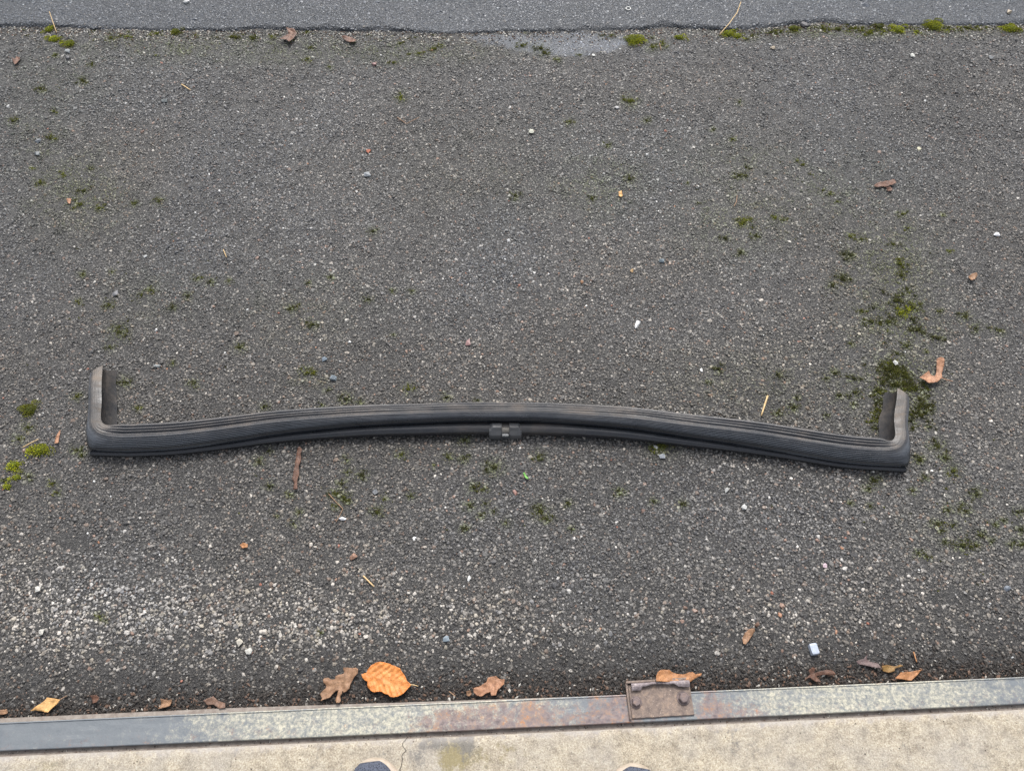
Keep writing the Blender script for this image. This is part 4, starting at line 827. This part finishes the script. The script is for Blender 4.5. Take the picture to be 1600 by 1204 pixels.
stick('tiny straw on the tarmac left of centre', [(351,394),(356,406)], .0010)
stick('thin pale twig on the tarmac right of centre at top', [(1151,308),(1150,317),(1146,325)], .0010, L_twig, name='twig', cat='twig')
stick('short orange straw above the light tan pointed leaf', [(1427,1018),(1432,1034)], .0012, L_tan)
stick('thin grey twig leaning on the strip right of the beech leaf', [(702,1080),(712,1088)], .0009, L_twig, .004, .008, name='twig', cat='twig')
stick('slender twig lying among roots at the right end of the pale patch', [(1030,70),(1033,82)], .0009, L_twig, name='twig', cat='twig')
# stones and chips one can pick out
def pebble(label, px, py, w_, h_, col, name='pebble', cat='pebble', rz=0.0, flat=.55, rough=.5, group='loose pebbles and chips', blocky=False):
    k = ppm(px, py); bm = bmesh.new(); bmesh.ops.create_icosphere(bm, subdivisions=1, radius=1) if not blocky else box_bm(bm, -1, 1, -1, 1, -1, 1, .35)
    sd_ = px * .37 + py * .11
    for v in bm.verts:
        n3 = noise.noise_vector(v.co * 0.9 + Vector((sd_, 0, 0))); v.co = v.co + n3 * (.75 if not blocky else .10)
    rx = w_ * .44 / k; ry = h_ * .44 / k / 0.85; col = tuple(c * .72 for c in col); M3 = Matrix.Rotation(rz, 4, 'Z') @ Matrix.Diagonal((rx, ry, min(rx, ry) * flat, 1)); bm.transform(M3)
    o = bm_obj(name, bm, plain('pebble_surface', tuple(c * .82 for c in col), tuple(min(.85, c * 1.12) for c in col), 300, rough)); p = at(px, py, 0); onroad = p.y > joint_y(p.x) + .01
    o.location = (p.x, p.y, (ROAD_Z if onroad else gz(p)) + min(rx, ry) * flat * .55 + 0.0012); tag(o, label, cat, group); return o
W_ = (.70, .70, .68); G_ = (.26, .28, .30); T_ = (.50, .42, .32)
for a in [('white chip on the road near the top left corner', 293, 8, 12, 7, W_, 'chip', 'chip'), ('bright white flat chip at the right side', 1557, 368, 14, 8, (.78, .78, .8), 'chip', 'chip'),
          ('curved white shell like chip right of centre', 995, 509, 9, 14, (.74, .74, .74), 'chip', 'chip'), ('cream pebble on the tarmac at top centre', 830, 208, 10, 11, (.62, .62, .52), 'pebble', 'pebble'),
          ('white chip beside the forked twig', 535, 810, 12, 6, (.78, .78, .8), 'chip', 'chip'), ('white pebble above the right strip end', 1400, 567, 10, 10, (.6, .6, .57), 'pebble', 'pebble'),
          ('angular white stone in the pale stony patch', 61, 920, 12, 13, (.55, .54, .5), 'pebble', 'pebble'), ('pink flat stone above the strip centre', 731, 538, 9, 16, (.34, .2, .19), 'pebble', 'pebble'),
          ('small orange red stone at upper centre left', 576, 236, 9, 9, (.5, .17, .10), 'pebble', 'pebble'), ('blue grey slate chip above the strip left half', 521, 590, 15, 10, (.19, .23, .26), 'slate_chip', 'slate'),
          ('small blue slate chip above the other slate chip', 507, 561, 10, 9, (.2, .25, .3), 'slate_chip', 'slate'), ('smooth grey stone below the orange red stone', 574, 274, 13, 10, G_, 'pebble', 'pebble'),
          ('grey slate flake among moss at the left', 183, 461, 11, 9, (.2, .2, .21), 'slate_chip', 'slate'), ('oval pale grey pebble right of the left strip end', 246, 573, 12, 6, (.3, .32, .32), 'pebble', 'pebble'),
          ('round white pebble at left centre', 246, 517, 6, 6, (.7, .7, .68), 'pebble', 'pebble'), ('small white oval pebble above left centre', 229, 402, 8, 5, W_, 'pebble', 'pebble'),
          ('white stone lying below the strip right half', 1163, 791, 11, 9, (.55, .55, .53), 'pebble', 'pebble'), ('small white stone above the other below the strip', 1135, 765, 8, 10, (.58, .58, .55), 'pebble', 'pebble'),
          ('tan pebble on the road in the top right corner', 1574, 25, 10, 9, T_, 'pebble', 'pebble'), ('white pebble below the joint at upper right', 1424, 89, 8, 9, (.6, .6, .55), 'pebble', 'pebble'),
          ('tan pebble below the joint right of the dry stem', 1208, 76, 9, 8, T_, 'pebble', 'pebble'), ('blue grey stone in the dark band above the oak leaf', 697, 998, 14, 9, (.22, .27, .31), 'pebble', 'pebble'),
          ('grey stone touching moss just below the strip', 1034, 714, 11, 9, (.33, .35, .38), 'pebble', 'pebble'), ('pale stone tucked close under the strip', 1024, 700, 10, 6, (.45, .45, .43), 'pebble', 'pebble'),
          ('pinkish brown small stone under the green blade', 805, 770, 6, 13, (.3, .16, .13), 'pebble', 'pebble'), ('grey pebble at the foot of top left moss', 107, 83, 10, 9, (.24, .26, .27), 'pebble', 'pebble'),
          ('dark grey pebble just below that grey one at top left', 107, 93, 11, 8, (.09, .09, .1), 'pebble', 'pebble'), ('blue grey pebble on the tarmac at upper left', 259, 160, 12, 8, (.2, .22, .22), 'pebble', 'pebble'),
          ('grey pebble pair stone beside moss at far left', 60, 221, 10, 9, (.22, .24, .26), 'pebble', 'pebble'), ('grey blue stone in the algae at far left', 58, 240, 10, 8, (.17, .19, .2), 'pebble', 'pebble'),
          ('pale silver pebble at upper right of centre', 964, 171, 10, 6, (.42, .42, .42), 'pebble', 'pebble'), ('grey pebble between two white ones at upper right', 1034, 409, 11, 7, (.22, .27, .3), 'pebble', 'pebble'),
          ('small ochre pebble in the middle of the tarmac', 987, 424, 6, 7, (.42, .27, .12), 'pebble', 'pebble'), ('tiny orange pebble near the ochre one', 909, 441, 7, 6, (.4, .22, .12), 'pebble', 'pebble'),
          ('dark stone sunk in the joint beside moss tuft', 1258, 41, 20, 12, (.12, .115, .12), 'pebble', 'pebble'), ('pink round stone below the road joint', 585, 101, 9, 9, (.3, .17, .16), 'pebble', 'pebble'),
          ('pale pinkish chip at lower right', 1289, 883, 8, 8, (.66, .5, .55), 'chip', 'chip'), ('dull blue pebble at lower right edge', 1573, 919, 12, 9, (.24, .27, .31), 'pebble', 'pebble'),
          ('brown round acorn cup like lump above the slim leaf end', 1183, 975, 9, 10, (.15, .08, .05), 'pebble', 'pebble'), ('white round pebble just below the pale patch', 927, 89, 6, 6, (.75, .75, .7), 'pebble', 'pebble'),
          ('tan rust stone in the lower centre left', 552, 870, 14, 11, (.33, .19, .13), 'pebble', 'pebble'), ('white stone in the gravelly band at lower left', 375, 1003, 13, 11, (.58, .54, .46), 'pebble', 'pebble'),
          ('pale stone cluster member near the lower left leaf', 390, 1018, 13, 11, (.56, .55, .5), 'pebble', 'pebble'), ('pale flat stone left of the small white gravel', 67, 987, 12, 10, (.52, .5, .45), 'pebble', 'pebble'),
          ('white angular chip above the small oak leaf', 733, 905, 6, 11, (.68, .68, .66), 'chip', 'chip'), ('dark slate chip among moss below the strip', 586, 768, 11, 8, (.13, .14, .155), 'slate_chip', 'slate'),
          ('dark pebble on right edge of upper tarmac', 1546, 94, 9, 8, (.2, .21, .22), 'pebble', 'pebble'), ('cream chip below the dark catkin to the left', 1436, 232, 7, 7, (.6, .57, .4), 'chip', 'chip')]:
    pebble(a[0], *a[1:6], name=a[6], cat=a[7], rz=random.uniform(-.6, .6))
pebble('small translucent pale blue plastic block near the strip at right', 1271, 1014, 14, 16, (.52, .58, .68), 'plastic_block', 'plastic piece', rz=.15, flat=.8, rough=.3, blocky=True)
# small white ring on the road
bm = bmesh.new(); p = at(981, 18.5, 0); R0 = 3.6 / ppm(981, 18)
rows = [[Vector((math.cos(a) * (R0 + r0 * math.cos(b)), math.sin(a) * (R0 + r0 * math.cos(b)), r0 * math.sin(b))) for b in np.linspace(0, 6.283, 7)[:-1]] for r0 in [.0013] for a in np.linspace(0, 6.283, 25)]
bm.free(); v_, f_ = loft(rows, True); o = mesh_obj('plastic_ring', v_, f_, plain('white_plastic', (.62, .62, .58), (.72, .72, .68), 100, .4), smooth=True); o.location = (p.x, p.y, ROAD_Z + .0025); tag(o, 'tiny white ring lying on the road at top right of centre', 'ring')

# loose grit along the strip and joint: uncountable
def grit(name, label, spots, mats):
    vs = []; fs = []; mi = []
    ico = [Vector(v) for v in [(1, 0, 0), (-1, 0, 0), (0, 1, 0), (0, -1, 0), (0, 0, 1), (0, 0, -1)]]; fc = [(0, 2, 4), (2, 1, 4), (1, 3, 4), (3, 0, 4), (2, 0, 5), (1, 2, 5), (3, 1, 5), (0, 3, 5)]
    for (x, y, z, s_, m_) in spots:
        i0 = len(vs); rot_ = Matrix.Rotation(random.uniform(0, 6.28), 3, 'Z') @ Matrix.Rotation(random.gauss(0, .5), 3, 'X')
        sc_ = (s_ * random.uniform(.8, 1.7), s_ * random.uniform(.6, 1.1), s_ * random.uniform(.35, .7))
        for v in ico:
            q = rot_ @ Vector((v.x * sc_[0], v.y * sc_[1], v.z * sc_[2])) * random.uniform(.75, 1.25); vs.append(q + Vector((x, y, z)))
        fs += [tuple(i0 + k for k in f) for f in fc]; mi += [m_] * 8
    o = mesh_obj(name, vs, fs, None)
    for m_ in mats: o.data.materials.append(m_)
    o.data.polygons.foreach_set('material_index', mi); tag(o, label, kind='stuff'); return o
gm = [plain('soil_crumb', (.022, .019, .017), (.05, .042, .036), 300, .8), plain('brown_crumb', (.07, .045, .033), (.15, .09, .06), 300, .7), plain('pale_grit', (.34, .32, .28), (.5, .47, .42), 300, .6)]
sp_ = []
for _ in range(9000):
    u = random.uniform(-.35, 2.35); dd = abs(random.gauss(0, .020)) + .002; p = sp(u, -dd); sp_.append((p.x, p.y, gz(p) + .001 + random.random() * .0015, random.uniform(.001, .0030) * (1.3 if random.random() < .1 else 1), random.choices([0, 1, 2], [.91, .075, .015])[0]))
for _ in range(420):
    u = random.uniform(-.2, 2.3); p = sp(u, -abs(random.gauss(0, .012)) - .003); sp_.append((p.x, p.y, gz(p) + .003, random.uniform(.0014, .0036), random.choices([0, 1, 2], [.3, .66, .04])[0]))
for _ in range(500):
    u = random.uniform(-.2, 2.3); p = sp(u, front_v(u) + random.uniform(.001, gw)); sp_.append((p.x, p.y, -.0035, random.uniform(.0006, .0014), random.choices([0, 1, 2], [.5, .3, .2])[0]))
grit('soil_and_litter', 'dark crumbs and leaf bits gathered along the steel strip', sp_, gm)
sp_ = []
for _ in range(3400):
    x = random.uniform(-1.75, 1.75); y = float(joint_y(x)) - abs(random.gauss(0, .030)) + .004; p = Vector((x, y, 0)); sp_.append((x, y, gz(p) + .0014, random.uniform(.001, .0030), random.choices([0, 1, 2], [.35, .3, .35])[0]))
grit('joint_grit', 'pale grit and brown bits lying along the road joint', sp_, gm)
sp_ = []
for _ in range(260):
    a = random.uniform(0, 1600); b = 1204 - random.random() * 95; p = at(a, b, 0)
    if -strip_dist(p.x, p.y) < WID + gw + .004: continue
    sp_.append((p.x, p.y, .0018, random.uniform(.0004, .0011), random.choices([0, 1, 2], [.6, .3, .1])[0]))
grit('concrete_specks', 'tiny dark specks lying on the concrete', sp_, gm)

# ------------------------------------------------------------ the two trainers at the bottom edge
M_sole = plain('cream_rubber_sole', (.30, .25, .19), (.42, .35, .28), 70, .55)
def mesh_fabric():
    m = Mat('dark_mesh_fabric', .85, .2); v = m.vor(420, out='Distance'); m.col(m.mix(m.ramp(v, [(0.2, 0.0), (0.5, 1.0)]), (.018, .021, .030), (.085, .095, .125)))
    m.bump(v, .0012, .8); return m.m
M_up = mesh_fabric(); M_trim = plain('black_trim', (.02, .02, .022), (.04, .04, .045), 90, .6); M_lace = plain('grey_lace', (.12, .12, .13), (.2, .2, .21), 300, .8)
def outline(t, side):     # t along 0 heel .. 1 toe, half widths left/right
    if t > .78: return .047 * max(0.0, 1 - ((t - .78) / .22) ** 2.3) ** .5
    wv = np.interp(t, [0, .04, .15, .35, .55, .72, .78, 1.0], [0, .022, .033, .034, .040, .0465, .047, 0.0]); return wv
def shoe(px, py, ang, inner, label):
    L_ = .292; toe = at(px, py, .018); root = empty('shoe', (0, 0, 0)); root.rotation_euler = (0, 0, ang)
    dirv = Vector((-math.sin(ang), math.cos(ang), 0)); root.location = Vector((toe.x, toe.y, 0.0014)) - dirv * L_
    ts = np.concatenate([[0, .01, .03], np.linspace(.06, .9, 24), [.92, .94, .955, .97, .98, .988, .994, .998, 1.0]])
    def ring(t, grow, z, bend=.006): return None
    def lay(zs):   # zs: list of (z, inset, toe spring)
        rows = []
        for z, ins in zs:
            loop = []
            for sgn in (1, -1):
                tt = ts if sgn > 0 else ts[::-1]
                for t in tt[(0 if sgn > 0 else 1):(len(ts) if sgn > 0 else -1)]:
                    hw = max(0, outline(t, sgn)); bend = .008 * math.sin(t * 3.0) * inner; y = ins + (L_ - 2 * ins) * t
                    sc_ = max(0.0, (hw - ins)) if hw > 0 else 0
                    spring = .010 * max(0, (t - .75) / .25) ** 2 if z < .02 else .004 * max(0, (t - .75) / .25) ** 2
                    loop.append((sgn * -sc_ + bend, y, z + spring))
            rows.append(loop)
        return rows
    rows = lay([(.000, .004), (.003, .001), (.012, .000), (.022, .0005), (.027, .003), (.0275, .007)])
    v, f = loft(rows, True); n_ = len(rows[0]); f.append(tuple(range(n_))[::-1]); f.append(tuple(range(len(v) - n_, len(v)))); mesh_obj('sole', v, f, M_sole, root, smooth=True)
    # upper: cross sections along the length
    rows = []
    for t in np.concatenate([np.linspace(.02, .9, 28), [.92, .935, .95, .96, .968, .975]]):
        hw = max(.003, outline(t, 1) - .0055) * 1.0; top_ = np.interp(t, [0, .05, .2, .33, .45, .6, .75, .88, .95, .975], [.080, .095, .092, .086, .095, .082, .062, .050, .043, .034])
        bend = .008 * math.sin(t * 3.0) * inner; row = []
        for k in range(15):
            th = math.pi * k / 14; cx = math.cos(th); e_ = .62; x = math.copysign(abs(cx) ** e_, cx) * hw * (1 - .28 * (math.sin(th) ** 3) * (t < .6)); z = .024 + (top_ - .024) * math.sin(th) ** .75
            row.append((x + bend - .004 * inner, L_ * t, z))
        rows.append(row)
    v, f = loft(rows); f.append(tuple(range(15))); f.append(tuple(range(len(v) - 15, len(v)))[::-1]); mesh_obj('upper', v, f, M_up, root, smooth=True)
    # dark padded collar ring, tongue and laces
    def ell(cy_, a, b, z, r_, nm, mat):
        rows = []
        for k in range(29):
            th = k / 28 * 6.283; c_ = Vector((a * math.cos(th) + .008 * inner * .6, cy_ + b * math.sin(th), z + .008 * math.sin(th) * .6)); o_ = Vector((math.cos(th), math.sin(th), 0))
            rows.append([c_ + o_ * r_ * math.cos(q) + Vector((0, 0, r_ * math.sin(q))) for q in np.linspace(0, 6.283, 9)[:-1]])
        v, f = loft(rows, True); mesh_obj(nm, v, f, mat, root, smooth=True)
    ell(L_ * .20, .025, .044, .089, .0052, 'collar', M_trim)
    bm = bmesh.new(); bmesh.ops.create_uvsphere(bm, u_segments=20, v_segments=10, radius=1, matrix=Matrix.Translation((.005 * inner, L_ * .20, .085)) @ Matrix.Diagonal((.024, .043, .008, 1))); bm_obj('insole', bm, M_trim, root, smooth=True)
    for k in range(5):
        y = L_ * (.42 + .065 * k); z = .098 - .0075 * k; b_ = .008 * math.sin((.42 + .065 * k) * 3) * inner
        tube('lace', [Vector((-.022 + b_, y, z - .010)), Vector((-.010 + b_, y + .003, z)), Vector((.010 + b_, y + .001, z + .001)), Vector((.022 + b_, y + .004, z - .010))], [.0022, .0024, .0022], M_lace, root)
    tag(root, label, 'shoe', 'pair of trainers'); return root
shoe(582, 1183, R(7), 1, 'left dark mesh trainer toe with cream rim at the bottom edge')
shoe(996, 1192, R(-9), -1, 'right dark mesh trainer toe with cream rim at the bottom edge')

pts_ = [at(634 - .5 * k + 7 * nz(k, 0, .43, 3) + 3 * nz(k, 5, 1.1, 3), 1147 + k * 4.2, 0) for k in range(15)]
vv_ = []; ff_ = []
for k, p in enumerate(pts_):
    w0 = .0005 + .0003 * nz(k, 2, 1.3, 1); vv_ += [(p.x - w0, p.y, .0022), (p.x + w0, p.y, .0022)]
    if k: ff_.append((2 * k - 2, 2 * k - 1, 2 * k + 1, 2 * k))
o = mesh_obj('hairline_crack', vv_, ff_, gm[0]); tag(o, 'hairline crack in the concrete right of the left shoe', kind='structure')
